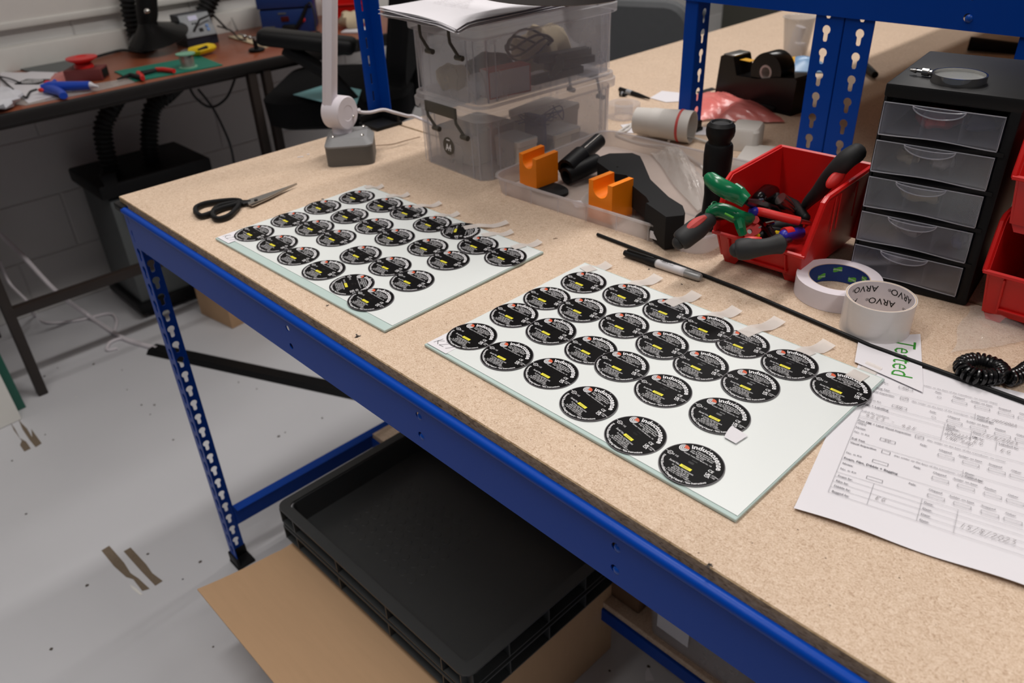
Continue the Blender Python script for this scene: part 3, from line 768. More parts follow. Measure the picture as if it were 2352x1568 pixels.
B().box(d2.length, 0.028, 0.024, (d2.length/2, 0, 0), frame(el, d2, AX), bev=0.002).obj('upper_arm', 'lampwhite', t, world=True)
B().lathe([(0, .052), (.03, .05), (.10, .034), (.125, .012), (.127, 0.0), (.122, -.002), (.115, .004), (0, .006)], XF(HD, 0, 0.05, -0.03), n=44).obj('lamp_shade', 'lampgrey', t, world=True)
q = catmull([C + AX*0.018 + Vector((.012, .022, 0.004)), onz(845, 258, 0.085), onz(880, 254, 0.078), onz(915, 262, 0.066), onz(955, 272, 0.052), onz(1010, 290, 0.02) + Vector((0.0, 0.12, 0))], 6)
q = [C + AX*0.0205 + Vector((0.01, 0.02, 0.004)), onz(826, 257, 0.088), onz(850, 258, 0.083), onz(880, 252, 0.08), onz(905, 258, 0.072), onz(935, 266, 0.060), onz(958, 270, 0.052), Vector((0.265, 0.60, 0.02)), Vector((0.26, 0.68, 0.004))]
B().tube(catmull(q, 6), 0.0032, n=10).obj('cable', 'cablewhite', t, world=True)

# two clear storage boxes with clip-on lids
def storage_box(label, base_z, bar):
    t = thing('storage_box', label, 'storage box', (0.385, 0.657, base_z), math.radians(-2.5), 'clear boxes stacked on the bench')
    b = B(); shell(b, 0.190, 0.338, 0.196, 0.346, 0.026, 0.0, 0.112)
    b.obj('body', 'boxclear', t)
    for sx in (-1, 1):
        for sy in (-1, 1):
            b = B()
            for (x, y, w_, d) in ((sx*0.0655, sy*0.1705, 0.0022, 0.0025), (sx*0.0965, sy*0.132, 0.0025, 0.0022), (sx*0.0945, sy*0.150, 0.002, 0.003), (sx*0.083, sy*0.1695, 0.003, 0.002)):
                b.box(w_, d, 0.106, (x, y, 0.055), bev=0.0004, seg=1)
            b.obj('corner_rib', 'boxrib', t)
    b = B(); loft(b, [ring(0.205, 0.355, 0.03, 0.109), ring(0.214, 0.363, 0.032, 0.111), ring(0.215, 0.364, 0.032, 0.126), ring(0.208, 0.357, 0.030, 0.127), ring(0.207, 0.356, 0.030, 0.1365), ring(0.198, 0.347, 0.028, 0.1375), ring(0.196, 0.345, 0.027, 0.133), ring(0.196, 0.345, 0.027, 0.131)], False, True)
    b.obj('lid', 'lidclear', t)
    for sy in (-1, 1):
        b = B(); y0 = sy*0.1835
        if bar: b.box(0.092, 0.004, 0.020, (-0.004, y0, 0.1185), bev=0.001)
        else: b.box(0.092, 0.004, 0.004, (-0.004, y0, 0.1275), bev=0.001)
        for sx in (-1, 1):
            x0 = -0.004 + sx*0.042
            b.tube([(x0, y0, 0.126), (x0, y0, 0.113), (x0 + 0.003, y0 + sy*0.001, 0.102), (x0 + 0.013, y0 - sy*0.004, 0.085), (x0 + 0.018, y0 - sy*0.006, 0.078)], 0.0028, n=8)
            b.cyl(0.0048, 0.018, (0, 0, -0.009), XF((x0 + 0.017, y0 - sy*0.006, 0.078), 0, PI/2), n=12)
        b.obj('clip_handle', 'clip', t)
    return t
bx1 = storage_box('clear storage box marked A4 standing on the chipboard, lower of two', 0.0003, True)
bx2 = storage_box('clear storage box under loose paper, upper of two', 0.1385, False)
b = B().lathe([(0, 0), (0.0165, 0), (0.0165, 0.0004), (0, 0.0004)], n=32)
mb = world_of(bx1) @ frame((-0.004, -0.17155, 0.048), (1, 0, 0), (0, 0.02, 1))
st = B().lathe([(0, 0), (0.0165, 0), (0.0165, 0.0004), (0, 0.0004)], mb, n=32).obj('size_sticker', 'clip', bx1, world=True)
b = text(B(), 'A4', 0.0175, 0.0, -0.0082, mb, 'C', bold=0.03, z=0.0006, squash=0.8)
b.box(0.010, 0.0022, 0.0002, (0.0, 0.0115, 0.0006), mb)
b.obj('sticker_print', 'white_ink', st, world=True, smooth=False, fix=False)

# contents of the boxes
M['greypack'] = mat('pale_packet', rgb(196, 188, 180), 0.7, var=0.06)
def blob(name, label, cat, matn, c, r3, seed, rz=0, amp=0.25, n=18, group=None):
    rnd = random.Random(seed); ph = [(rnd.uniform(0, 6), rnd.uniform(1, 4), rnd.uniform(1, 4)) for _ in range(4)]
    b = B(); b.ball(1.0, n=n)
    vs = []
    for v in b.v:
        v = Vector(v); k = 1 + amp*sum(math.sin(a*v.x*2 + p + bb*v.y*2 + 1.7*v.z) for p, a, bb in ph)/4
        vs.append((v.x*r3[0]*k, v.y*r3[1]*k, max(v.z, -0.75)*r3[2]*k))
    b.v = vs
    o = b.obj(name, matn); o.location = c; o.rotation_euler = (0, 0, rz)
    zmin = min(v[2] for v in vs); o.location.z = c[2] - zmin
    return tag(o, label, cat, group)
Z1, Z2 = 0.0022, 0.1405
t = thing('carton', 'small white carton with red edges inside the upper clear box', 'carton', (0.452, 0.565, Z2), math.radians(80))
B().box(0.088, 0.028, 0.048, (0, 0, 0.0245), bev=0.0006).obj('carton_body', 'paper', t)
b = B()
for sy in (-1, 1):
    for (w_, h_, x, z) in ((0.089, 0.002, 0, 0.0475), (0.089, 0.002, 0, 0.0015), (0.002, 0.048, -0.0437, 0.0245), (0.002, 0.048, 0.0437, 0.0245)):
        b.box(w_, 0.0006, h_, (x, sy*0.0143, z))
b.box(0.087, 0.0275, 0.0005, (0, 0, 0.0489))
b.obj('red_edging', 'reddull', t)
blob('cloth_bag', 'cream crumpled cloth lying by the clip inside the upper clear box', 'cloth', 'bagwhite', (0.345, 0.53, Z2), (0.035, 0.028, 0.024), 3, 0.3)
blob('tissue', 'white crumpled tissue at the near corner inside the upper clear box', 'tissue', 'foil', (0.425, 0.525, Z2), (0.024, 0.02, 0.022), 5)
blob('dark_pouch', 'dark navy pouch lying inside the upper clear box', 'pouch', mat('navy_cloth', rgb(44, 50, 66), 0.8), (0.372, 0.60, Z2), (0.045, 0.035, 0.030), 8, 0.6)
blob('beige_pouch', 'beige crumpled bag at the back of the upper clear box', 'bag', 'bagwhite', (0.38, 0.735, Z2), (0.055, 0.055, 0.045), 11, 0.2)
for i, (yy, zz, ll) in enumerate(((0.70, 0.0, 0.13), (0.74, 0.016, 0.11), (0.72, 0.033, 0.12))):
    o = B().box(ll, 0.022, 0.014, (0, 0, 0.007), bev=0.002).obj('probe_case', 'blackplastic')
    o.location = (0.447, yy, Z2 + zz); o.rotation_euler = (0, 0, math.radians(86 - 5*i))
    tag(o, ['dark slim case lying lowest in the upper clear box', 'dark slim case second up in the upper clear box', 'dark slim case topmost of three in upper clear box'][i], 'case', 'slim dark cases in the upper clear box')
b = B()
for k in range(3):
    pts = [(0.415 + 0.03*math.cos(a*2*PI/20) + 0.004*k, 0.66 + 0.05*math.sin(a*2*PI/20), Z2 + 0.056 + 0.010*k + 0.012*math.sin(a*0.63 + k)) for a in range(20)]
    b.tube(pts, 0.0022, n=6, closed=True)
centre(tag(b.obj('cable_coil', 'blackrubber'), 'grey cable coil lying inside the upper clear box', 'cable'))
for i, (x, y, w_, d, h, mm, lb) in enumerate(((0.452, 0.585, 0.066, 0.05, 0.056, 'offwhite', 'frosted small box standing inside the lower clear box, nearest corner'), (0.452, 0.695, 0.06, 0.075, 0.045, 'offwhite', 'frosted small box lying inside the lower clear box, further back'), (0.345, 0.58, 0.10, 0.11, 0.062, 'greypack', 'pale grey packet inside lower clear box behind the A4 sticker'), (0.372, 0.745, 0.085, 0.12, 0.062, 'greypack', 'pale grey packet at the back of the lower clear box'))):
    b = B(); loft(b, [ring(w_, d, 0.008, 0), ring(w_*1.04, d*1.04, 0.008, h*0.8), ring(w_*1.08, d*1.06, 0.008, h*0.82), ring(w_*1.08, d*1.06, 0.008, h)])
    o = b.obj('small_box', mm); o.location = (x, y, Z1); o.rotation_euler = (0, 0, 0.05*(i - 1)); tag(o, lb, 'box')
b = B(); rnd = random.Random(4)
for k in range(5):
    pts = [(0.45 + rnd.uniform(-.03, .03), 0.655 + rnd.uniform(-.05, .05), Z1 + 0.070 + rnd.uniform(-0.008, .022)) for _ in range(7)]
    b.tube(catmull(pts, 5), 0.0011, n=5)
centre(tag(b.obj('wire_tangle', 'navy'), 'dark blue thin wire tangle inside the lower clear box', 'wire'))
o = B().box(0.045, 0.012, 0.085, (0, 0, 0.0425), bev=0.002).obj('blue_stick', 'navy'); o.location = (0.452, 0.638, Z1); o.rotation_euler = (0, 0, 0.1)
tag(o, 'dark blue flat strip standing between small boxes in lower clear box', 'strip')

# loose paper pile on the upper box
t = thing('paper_stack', 'pile of loose white printed sheets lying on the upper clear box', 'paper', (0.393, 0.575, 0.2765), math.radians(-1.5))
for i in range(11):
    rnd = random.Random(i); ox, oy, a = rnd.uniform(-.004, .004), rnd.uniform(-.004, .004), rnd.uniform(-.015, .015)
    def fn(u, v, i=i, ox=ox, oy=oy, a=a):
        x, y = (u - .5)*0.210, (v - .5)*0.297
        ed = max(0, 1 - v/0.16)
        z = 0.0004 + i*0.0013*(1 - 0.25*u) + ed**2*(0.004*(0.5 - u)*(0.35 + 0.09*i) - 0.030*max(0, u - .80)*(1 if v < .12 else 0)*ed - 0.003*(1 - i/11)*(1 - u) + 0.0008*math.sin(u*9 + i)) + 0.0006*math.sin(u*7 + i*.9)
        return (x*math.cos(a) - y*math.sin(a) + ox, x*math.sin(a) + y*math.cos(a) + oy, z)
    sh = B().grid(18, 14, fn, thick=0.0004).obj('sheet', 'paper', t)
b = B()
for r in range(7):
    text(b, 'No. in Kit      Fails:   Chipped    Solder on base'[: 30 + 3*r], 0.0052, -0.085 + 0.003*r, 0.00 - 0.010*r, None, 'L', z=0.0004 + 10*0.0013*0.95 + 0.0012)
b.obj('printing', 'pencil', sh, smooth=False, fix=False)

# shallow clear tray and what lies in it
TA = math.radians(2.4); TO = onz(1127, 440)
TM = XF((0.511, 0.462, 0), TA)
t = thing('shallow_tray', 'shallow clear plastic tray holding orange blocks and black parts', 'tray', tuple(TM @ Vector((0.217, 0.165, 0))), TA)
b = B(); shell(b, 0.424, 0.320, 0.434, 0.330, 0.030, 0.0004, 0.031, 0.0016)
b.obj('tray_body', 'trayclear', t)
loft(B(), []) if False else None
b = B(); loft(b, [ring(0.440, 0.336, 0.033, 0.029), ring(0.440, 0.336, 0.033, 0.0315), ring(0.430, 0.326, 0.028, 0.0315), ring(0.430, 0.326, 0.028, 0.029), ring(0.440, 0.336, 0.033, 0.029)], False, False)
for k in range(7): b.box(0.0016, 0.0016, 0.027, (-0.18 + 0.06*k, -0.1645, 0.015))
b.obj('tray_rim', 'boxrib', t)
q = [onz(1455, 565, 0.012), onz(1461, 551, 0.020), onz(1479, 556, 0.020), onz(1475, 571, 0.012)]
my = min(v.y for v in q) - 0.001
o = B().box(0.017, 0.0006, 0.012, (q[0].x*.5 + q[2].x*.5, 0.462 + math.tan(TA)*((q[0].x + q[2].x)/2 - 0.511) - 0.0035, 0.0165), bev=0.0001, seg=1).obj('white_sticker', 'paper', t, world=True)
def u_block(label, m_, w_, d, h, r):
    t = thing('orange_block', label, 'block', m_.to_translation(), 0, 'orange printed blocks with a rounded groove', rot=m_.to_euler())
    pts = [(-w_/2, 0), (w_/2, 0), (w_/2, h), (r, h)] + [(r*math.cos(PI*k/12), h - 0.010 - r*math.sin(PI*k/12)) for k in range(13)] + [(-r, h), (-w_/2, h)]
    b = B().plate(pts, [], -d/2, d/2, frame((0, 0, 0), (1, 0, 0), (0, 0, 1)))
    b.obj('block_body', 'orange', t, ang=0.5)
    return t
u_block('orange grooved block beside the stacked clear boxes, leaning on a black cap', XF((0.560, 0.535, 0.0095), math.radians(-3), 0.06, 0.05), 0.044, 0.052, 0.056, 0.0125)
u_block('orange grooved block standing free at the middle of the shallow tray', XF((0.744, 0.512, 0.0022), math.radians(-2)), 0.050, 0.050, 0.064, 0.0155)
o = B().lathe([(0, .0075), (.026, .0075), (.031, .005), (.031, 0.0), (0, 0.0)], n=36).obj('oval_disc', 'blackmatte'); o.location = (0.592, 0.528, 0.0022); o.scale = (1.25, 0.85, 1); tag(o, 'flat black oval cap under the orange block, shallow tray', 'cap')
p0, p1 = onz(1300, 388, 0.030), onz(1376, 322, 0.050)
ax = (p1 - p0)
t = thing('black_tube', 'hollow black plastic tube leaning towards the clear boxes, upper one', 'tube', tuple(p0 - Vector((0, 0, 0.02))))
L_ = ax.length
mt = frame(p0, (p1 - p0).cross(Vector((0, 0, 1))), (p1 - p0).cross((p1 - p0).cross(Vector((0, 0, 1)))))
zx = ax.normalized(); xx = zx.cross(Vector((0, 0, 1))).normalized(); yx = zx.cross(xx)
mt = Matrix(((xx.x, yx.x, zx.x, p0.x), (xx.y, yx.y, zx.y, p0.y), (xx.z, yx.z, zx.z, p0.z), (0, 0, 0, 1)))
B().lathe([(.012, 0), (.018, 0), (.018, L_*0.45), (.014, L_*0.5), (.0135, L_), (.010, L_), (.010, L_*0.5), (.012, L_*.4)], mt, n=28, close=True).obj('tube_body', 'blackplastic', t, world=True)
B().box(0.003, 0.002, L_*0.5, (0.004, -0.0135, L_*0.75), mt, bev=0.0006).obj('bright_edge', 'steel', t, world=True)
p0, p1 = onz(1300, 405, 0.020), onz(1372, 372, 0.028); ax = p1 - p0; L_ = ax.length
zx = ax.normalized(); xx = zx.cross(Vector((0, 0, 1))).normalized(); yx = zx.cross(xx)
mt = Matrix(((xx.x, yx.x, zx.x, p0.x), (xx.y, yx.y, zx.y, p0.y), (xx.z, yx.z, zx.z, p0.z), (0, 0, 0, 1)))
t = thing('black_tube', 'short black plastic tube lying in front of the longer tube', 'tube', tuple(p0 - Vector((0, 0, 0.015))))
B().lathe([(.010, 0), (.0155, 0), (.0155, L_), (.010, L_)], mt, n=24, close=True).obj('tube_body', 'blackplastic', t, world=True)
q = catmull([onz(1330, 402, 0.012), onz(1345, 396, 0.018), onz(1362, 390, 0.018), onz(1374, 385, 0.014)], 5)
centre(tag(B().tube(q, [0.0035 + 0.002*math.sin(i*.6) for i in range(len(q))], n=8).obj('red_clip', 'redgrip'), 'small dark red plastic clip lying in front of black tubes', 'clip'))
# black angled bracket
top = [(1372, 372), (1376, 360), (1400, 352), (1452, 351), (1470, 358), (1478, 374), (1494, 412), (1536, 452), (1568, 474), (1572, 488), (1528, 494), (1500, 478), (1484, 452), (1452, 426), (1440, 402), (1408, 398)]
t = thing('black_bracket', 'long black angled bracket with rounded end block in the shallow tray', 'bracket', (0.70, 0.66, 0.003))
q = [onz(x, y, 0.054) for x, y in top]
B().plate([(p.x, p.y) for p in q], [], 0.018, 0.054).obj('arm', 'blackmatte', t, world=True)
q = [onz(x, y, 0.058) for x, y in ((1484, 466), (1500, 462), (1536, 452), (1568, 472), (1573, 486), (1570, 494), (1530, 498))]
pl = [(p.x, p.y) for p in q]
cx = sum(p[0] for p in pl)/len(pl); cy = sum(p[1] for p in pl)/len(pl)
b = B(); loft(b, [[(x, y, 0.0580) for x, y in pl], [(cx + (x - cx)*1.03, cy + (y - cy)*1.03, 0.055) for x, y in pl], [(cx + (x - cx)*1.03, cy + (y - cy)*1.03, 0.02) for x, y in pl], [(cx + (x - cx)*0.82, cy + (y - cy)*0.82, 0.004) for x, y in pl]])
b.obj('end_block', 'blackmatte', t, world=True)
q0 = onz(1447, 430, 0.03)
B().box(0.05, 0.03, 0.026, (q0.x, q0.y, 0.0175), bev=0.004).obj('lower_rib', 'blackmatte', t, world=True)
B().cyl(0.002, 0.0006, (onz(1418, 383, .054).x, onz(1418, 383, .054).y, 0.0540), n=10).obj('pin_hole', 'blackgloss', t, world=True)
# clear bag in the tray
def crumple(c00, c10, c11, c01, amp, seed, nx=30, ny=24, z0=0.004, dome=0.02):
    rnd = random.Random(seed); W_ = [(rnd.uniform(4, 22), rnd.uniform(4, 22), rnd.uniform(0, 6), rnd.uniform(.3, 1)) for _ in range(9)]
    def fn(u, v):
        p = (c00*(1 - u) + c10*u)*(1 - v) + (c01*(1 - u) + c11*u)*v
        k = sum(abs(math.sin(a*u + b_*v + p_))*w_ for a, b_, p_, w_ in W_)/9
        e = min(1, 5*u, 5*(1 - u), 5*v, 5*(1 - v))
        return Vector((p.x + 0.003*math.sin(9*v), p.y + 0.003*math.sin(8*u), z0 + amp*k*1.3*(0.3 + .7*e) + dome*math.sin(PI*u)*math.sin(PI*v)))
    return B().grid(nx, ny, fn)
o = crumple(onz(1492, 345, 0.01), onz(1600, 480, 0.01), onz(1640, 440, 0.01), onz(1545, 330, 0.01), 0.016, 2, dome=0.030).obj('plastic_bag', 'polybag2')
centre(tag(o, 'crumpled clear plastic bag lying behind the black bracket', 'bag'))
o = crumple(onz(1330, 478, 0.004), onz(1452, 515, 0.004), onz(1465, 470, 0.004), onz(1345, 440, 0.004), 0.008, 6, nx=16, ny=12, z0=0.0028, dome=0.002).obj('plastic_bag', 'polybag')
centre(tag(o, 'flat clear plastic bag under the free-standing orange block', 'bag'))
q = [onz(x, y, 0.0035) for x, y in ((1311, 460), (1335, 460), (1345, 474), (1322, 477))]
o = B().plate([(p.x, p.y) for p in q], [], 0.0026, 0.0031).obj('paper_scrap', 'paper'); centre(tag(o, 'small white paper scrap in the tray beside the orange block', 'scrap'))
# black stand
t = thing('black_post', 'upright black plastic post with ball top, behind the green pliers', 'post', (0.885, 0.590, 0.0022))
B().lathe([(0, 0), (.028, 0), (.029, .004), (.025, .012), (.017, .020), (.0155, .05), (.0175, .078), (.0205, .080), (.0215, .112), (.0205, .128), (.019, .131), (.0165, .132), (.0165, .136), (.0205, .143), (.0215, .150), (.0205, .158), (.016, .163), (.0145, .163), (.012, .1605), (0, .160)], n=36).obj('post_body', 'blackplastic', t)

# red bins
def red_bin(name, label, o, rz, w_, d, h, lip, group=None):
    t = thing(name, label, 'bin', o, rz, group)
    th = 0.0024; ins = 0.008
    yb = d
    sidep = [(0.004, 0.010), (-0.010, lip - 0.004), (-0.010, lip + 0.002), (0.016, h - 0.006), (0.026, h), (yb, h), (yb - 0.004, 0.010)]
    b = B()
    for s in (0, 1):                              # flaring side walls
        x0, x1 = (ins, 0.0) if s == 0 else (w_ - ins, w_)
        vs = []; n = len(sidep)
        for k, off in enumerate((0, th if s == 0 else -th)):
            for (y, z) in sidep: vs.append((x0 + (x1 - x0)*(z/h) + off, y, z))
        fs = [tuple(range(n)), tuple(n + i for i in reversed(range(n)))] + [(i, (i + 1) % n, n + (i + 1) % n, n + i) for i in range(n)]
        b.add(vs, fs)
    b.add([(ins, 0.004, 0.01), (w_ - ins, 0.004, 0.01), (w_ - ins, yb - .004, 0.01), (ins, yb - .004, 0.01), (ins, 0.004, 0.0125), (w_ - ins, 0.004, 0.0125), (w_ - ins, yb - .004, 0.0125), (ins, yb - .004, 0.0125)],
          [(3, 2, 1, 0), (4, 5, 6, 7), (0, 1, 5, 4), (1, 2, 6, 5), (2, 3, 7, 6), (3, 0, 4, 7)])
    b.box(w_ - 0.001, th, h - 0.01, (w_/2, yb - 0.001, 0.01 + (h - 0.01)/2))
    k = lip/h
    vs = [(ins, 0.004, 0.010), (w_ - ins, 0.004, 0.010), (w_ - ins*(1 - k), -0.010, lip), (ins*(1 - k), -0.010, lip)]
    vs += [(x, y + th, z) for x, y, z in vs]
    b.add(vs, [(0, 1, 2, 3), (7, 6, 5, 4), (0, 4, 5, 1), (1, 5, 6, 2), (2, 6, 7, 3), (3, 7, 4, 0)])
    bd = b.obj('bin_body', 'red', t, smooth=False)
    b = B()                                       # rolled rim round the top, and over the front lip
    for s in (0, 1):
        xx_ = lambda z, s=s: (ins*(1 - z/h) - 0.002) if s == 0 else (w_ - ins*(1 - z/h) + 0.002)
        pts = [(xx_(z), y, z) for y, z in ((-0.011, lip - 0.002), (-0.010, lip + 0.003), (0.016, h - 0.006), (0.026, h - 0.001), (yb + 0.001, h - 0.001))]
        b.tube(pts, 0.0036, n=6)
    b.tube([(-0.002, yb + 0.001, h - 0.001), (w_ + 0.002, yb + 0.001, h - 0.001)], 0.0036, n=6)
    b.tube([(0.0, -0.012, lip - 0.001), (w_, -0.012, lip - 0.001)], 0.0032, n=6)
    b.obj('rim', 'red', t)
    b = B()                                       # raised label frame on the front and runners below
    mf = frame((0, 0.004, 0.010), (1, 0, 0), (0, -0.014, lip - 0.010))
    fh = math.hypot(0.014, lip - 0.010)
    for (x, y, sx, sy) in ((0.024, fh/2, 0.0025, fh*0.8), (w_ - 0.028, fh/2, 0.0025, fh*0.8), (w_/2, fh*0.18, w_ - 0.05, 0.0025)):
        b.box(sx, sy, 0.0035, (x, y, 0.0018), mf, bev=0.0006, seg=1)
    b.obj('label_frame', 'red', t)
    b = B()
    for x in (0.022, w_ - 0.022):
        b.prism([(-0.013, 0.010), (0.013, 0.010), (0.008, -0.0), (-0.008, -0.0)], -0.002, 0.002, frame((x, 0.008, 0), (1, 0, 0), (0, 0, 1)))
        b.box(0.006, d*0.85, 0.010, (x, d*0.5, 0.005))
    b.obj('foot', 'red', t, smooth=False)
    for s in (0, 1):
        x = 0.0045 if s == 0 else w_ - 0.0045
        for yy in (0.06, 0.075, 0.13): B().box(0.002, 0.0022, h*0.42, (x - (0.0035 if s == 0 else -0.0035) + 0.001, yy, h*0.70), None, bev=0.0005, seg=1).obj('side_rib', 'red', t)
    return t
TB = (0.957, 0.491, 0.0004)
red_bin('tool_bin', 'open-fronted red plastic bin full of hand tools', TB, math.radians(3.2), 0.136, 0.172, 0.122, 0.050)
red_bin('parts_bin', 'empty red plastic bin beside drawer tower, lower of two stacked', (1.284, 0.566, 0.0004), math.radians(2), 0.21, 0.24, 0.128, 0.070, 'stacked red bins')
red_bin('parts_bin', 'empty red plastic bin beside drawer tower, upper of two stacked', (1.284, 0.568, 0.1165), math.radians(2), 0.21, 0.24, 0.128, 0.070, 'stacked red bins')

# tools in the bin
def tool(name, label, cat, p): return thing(name, label, cat, tuple(p))
def T(x, y, z): return onz(x, y, z)
t = tool('pliers', 'green-handled pliers sticking out over the red bin', 'pliers', T(1745, 480, 0.03))
q = catmull([T(1630, 410, .133), T(1648, 424, .129), T(1672, 438, .123), T(1695, 449, .116), T(1714, 462, .110)], 5)
n = len(q); B().tube(q, [0.0085 + 0.0026*math.sin(PI*(i + 2)/(n + 2)) for i in range(n)], n=14, flat=1.1).ball(0.0085, q[0], n=12).obj('handle', 'green', t, world=True)
B().tube([T(1690, 424, .128), T(1702, 436, .124), T(1716, 455, .114)], [0.003, 0.005, 0.006], n=8).obj('handle_guard', 'green', t, world=True)
q = catmull([T(1632, 488, .083), T(1648, 482, .087), T(1668, 486, .086), T(1690, 496, .082), T(1712, 503, .076), T(1725, 500, .072)], 5)
n = len(q); B().tube(q, [0.0075 + 0.0022*math.sin(PI*(i + 2)/(n + 2)) for i in range(n)], n=14, flat=1.1).ball(0.0075, q[0], n=12).obj('handle', 'green', t, world=True)
B().tube([T(1697, 505, .078), T(1702, 525, .07), T(1706, 538, .062)], [0.008, 0.007, 0.006], n=8).obj('handle_guard', 'green', t, world=True)
c = T(1641, 474, .09); B().tube([c + CR*0.0045*math.cos(a*PI/5) + CU*0.0065*math.sin(a*PI/5) for a in range(10)], 0.0012, n=6, closed=True).obj('hanging_loop', 'green', t, world=True)
B().tube([T(1665, 490, .0925), T(1685, 500, .0895)], 0.0016, n=6).obj('yellow_print', 'limeink', t, world=True)
B().tube([T(1712, 462, .108), T(1745, 472, .075), T(1775, 478, .04), T(1790, 482, .02)], [0.004, 0.009, 0.006, 0.002], n=8).tube([T(1720, 501, .072), T(1745, 478, .072)], [.004, .006], n=8).obj('jaw', 'darksteel', t, world=True)
t = tool('cable_cutter', 'cable cutter with thick black and red handles hanging over the bin front', 'cutter', T(1740, 520, 0.03))
q = catmull([T(1560, 556, .056), T(1570, 548, .060), T(1590, 533, .066), T(1612, 517, .072), T(1632, 503, .075)], 5)
n = len(q); rr = [0.0095 + 0.0055*math.sin(min(1, (i + 3)/9)*PI/2) - 0.006*max(0, (i - n*0.6)/(n*0.4)) for i in range(n)]
B().tube(q, rr, n=18).ball(0.0098, q[0], n=14).obj('handle', 'blackrubber', t, world=True)
b = B().tube([p + CU*0.0075 - CF*0.0075 for p in q[6:17]], [0.0055*math.sin(PI*(i + 1.2)/12.4) + .0022 for i in range(11)], n=10); b.obj('grip_inlay', 'reddull', t, world=True)
q2 = catmull([T(1692, 574, .060), T(1706, 572, .062), T(1732, 570, .064), T(1762, 566, .066), T(1790, 560, .066)], 5)
n = len(q2); rr = [0.0095 + 0.005*math.sin(min(1, (i + 3)/8)*PI/2) - 0.0035*max(0, math.sin(PI*(i - 8)/(n - 8))) if i > 8 else 0.0095 + 0.005*math.sin(min(1, (i + 3)/8)*PI/2) for i in range(n)]
B().tube(q2, rr, n=18).ball(0.0098, q2[0], n=14).ball(0.0105, q2[-1], n=14).obj('handle', 'blackrubber', t, world=True)
B().tube([p + CU*0.0105 + CF*0.001 for p in q2[4:14]], [0.0045*math.sin(PI*(i + 1.2)/11.4) + .0012 for i in range(10)], n=10).obj('grip_inlay', 'redgrip', t, world=True)
B().tube([q[-1], T(1670, 498, .062), T(1720, 490, .045), T(1770, 480, .03)], [.005, .005, .008, .004], n=8, flat=.6).tube([q2[-1], T(1812, 552, .055), T(1800, 520, .04), T(1760, 488, .035)], [.006, .005, .006, .006], n=8, flat=.6).obj('blade', 'darksteel', t, world=True)
t = tool('pliers', 'red-handled pliers with blue tips lying across the red bin', 'pliers', T(1800, 510, 0.03))
q = catmull([T(1731, 486, .082), T(1750, 487, .080), T(1790, 497, .076), T(1836, 508, .070)], 5)
B().tube(q, 0.0068, n=12, flat=.9).obj('handle', 'redgrip', t, world=True)
B().ball(0.0074, q[0], n=12).obj('handle_tip', 'bluegrip', t, world=True)
q = catmull([T(1802, 541, .056), T(1818, 538, .055), T(1838, 534, .052)], 4)
B().tube(q, 0.0085, n=12).ball(0.0085, q[0], n=12).obj('handle', 'bluegrip', t, world=True)
B().tube([p + CU*0.003 - CR*0.001 for p in q[:5]], 0.0082, n=12).obj('handle_edge', 'redgrip', t, world=True)
B().tube([T(1836, 508, .07), T(1858, 512, .05), T(1838, 534, .05)], .004, n=8).obj('jaw', 'steel', t, world=True)
t = tool('knob', 'small red thumb knob between the green and black tool handles', 'knob', T(1722, 545, 0.045))
c = T(1723, 527, .058); mk = frame(c, CR, CU)
mk = Matrix(((CR.x, CU.x, -CF.x, c.x), (CR.y, CU.y, -CF.y, c.y), (CR.z, CU.z, -CF.z, c.z), (0, 0, 0, 1)))
pl = [((0.0115 + 0.0022*math.cos(3*a*2*PI/36))*math.cos(a*2*PI/36), (0.0125 + 0.002*math.cos(3*a*2*PI/36))*math.sin(a*2*PI/36)) for a in range(36)]
B().plate(pl, [circ(0.0035, 12, -0.002, -0.003)], -0.005, 0.005, mk).cyl(.0055, .02, (0.004, 0.012, -0.009), mk, n=12).obj('knob_body', 'redgrip', t, world=True)
B().cyl(0.0036, 0.006, (-0.002, -0.003, -0.003), mk, n=12).obj('knob_screw', 'steel', t, world=True)
t = tool('crimping_tool', 'large black crimping tool with red patch resting on bin rim', 'crimper', T(1850, 480, 0.03))
q = catmull([T(1846, 478, .050), T(1858, 462, .070), T(1880, 440, .092), T(1900, 415, .112), T(1922, 390, .133), T(1945, 366, .150), T(1966, 352, .158)], 5)
n = len(q); rr = [0.0055 + 0.0075*(i/n) + 0.003*math.sin(PI*i/n) for i in range(n)]
B().tube(q, rr, n=16).ball(rr[-1], q[-1], n=14).obj('handle', 'blackrubber', t, world=True)
B().ball(1, (0, 0, 0), Matrix(((CR.x, CU.x, -CF.x, 0), (CR.y, CU.y, -CF.y, 0), (CR.z, CU.z, -CF.z, 0), (0, 0, 0, 1))) @ Matrix.Rotation(0.75, 4, 'Z') @ Matrix.Diagonal((.017, .0085, .005, 1)), n=16).obj('grip_inlay', 'redgrip', t, world=True).location += world_of(t).inverted().to_3x3() @ (T(1913, 414, .121) - CF*0.0095)
t = tool('socket', 'shiny steel cone socket among tools in the red bin', 'socket', T(1800, 478, 0.02))
p0, p1 = T(1792, 456, .075), T(1825, 482, .055)
B().tube([p0, p0*.6 + p1*.4, p1], [0.0095, 0.0085, 0.0035], n=16).obj('socket_body', 'steel', t, world=True)
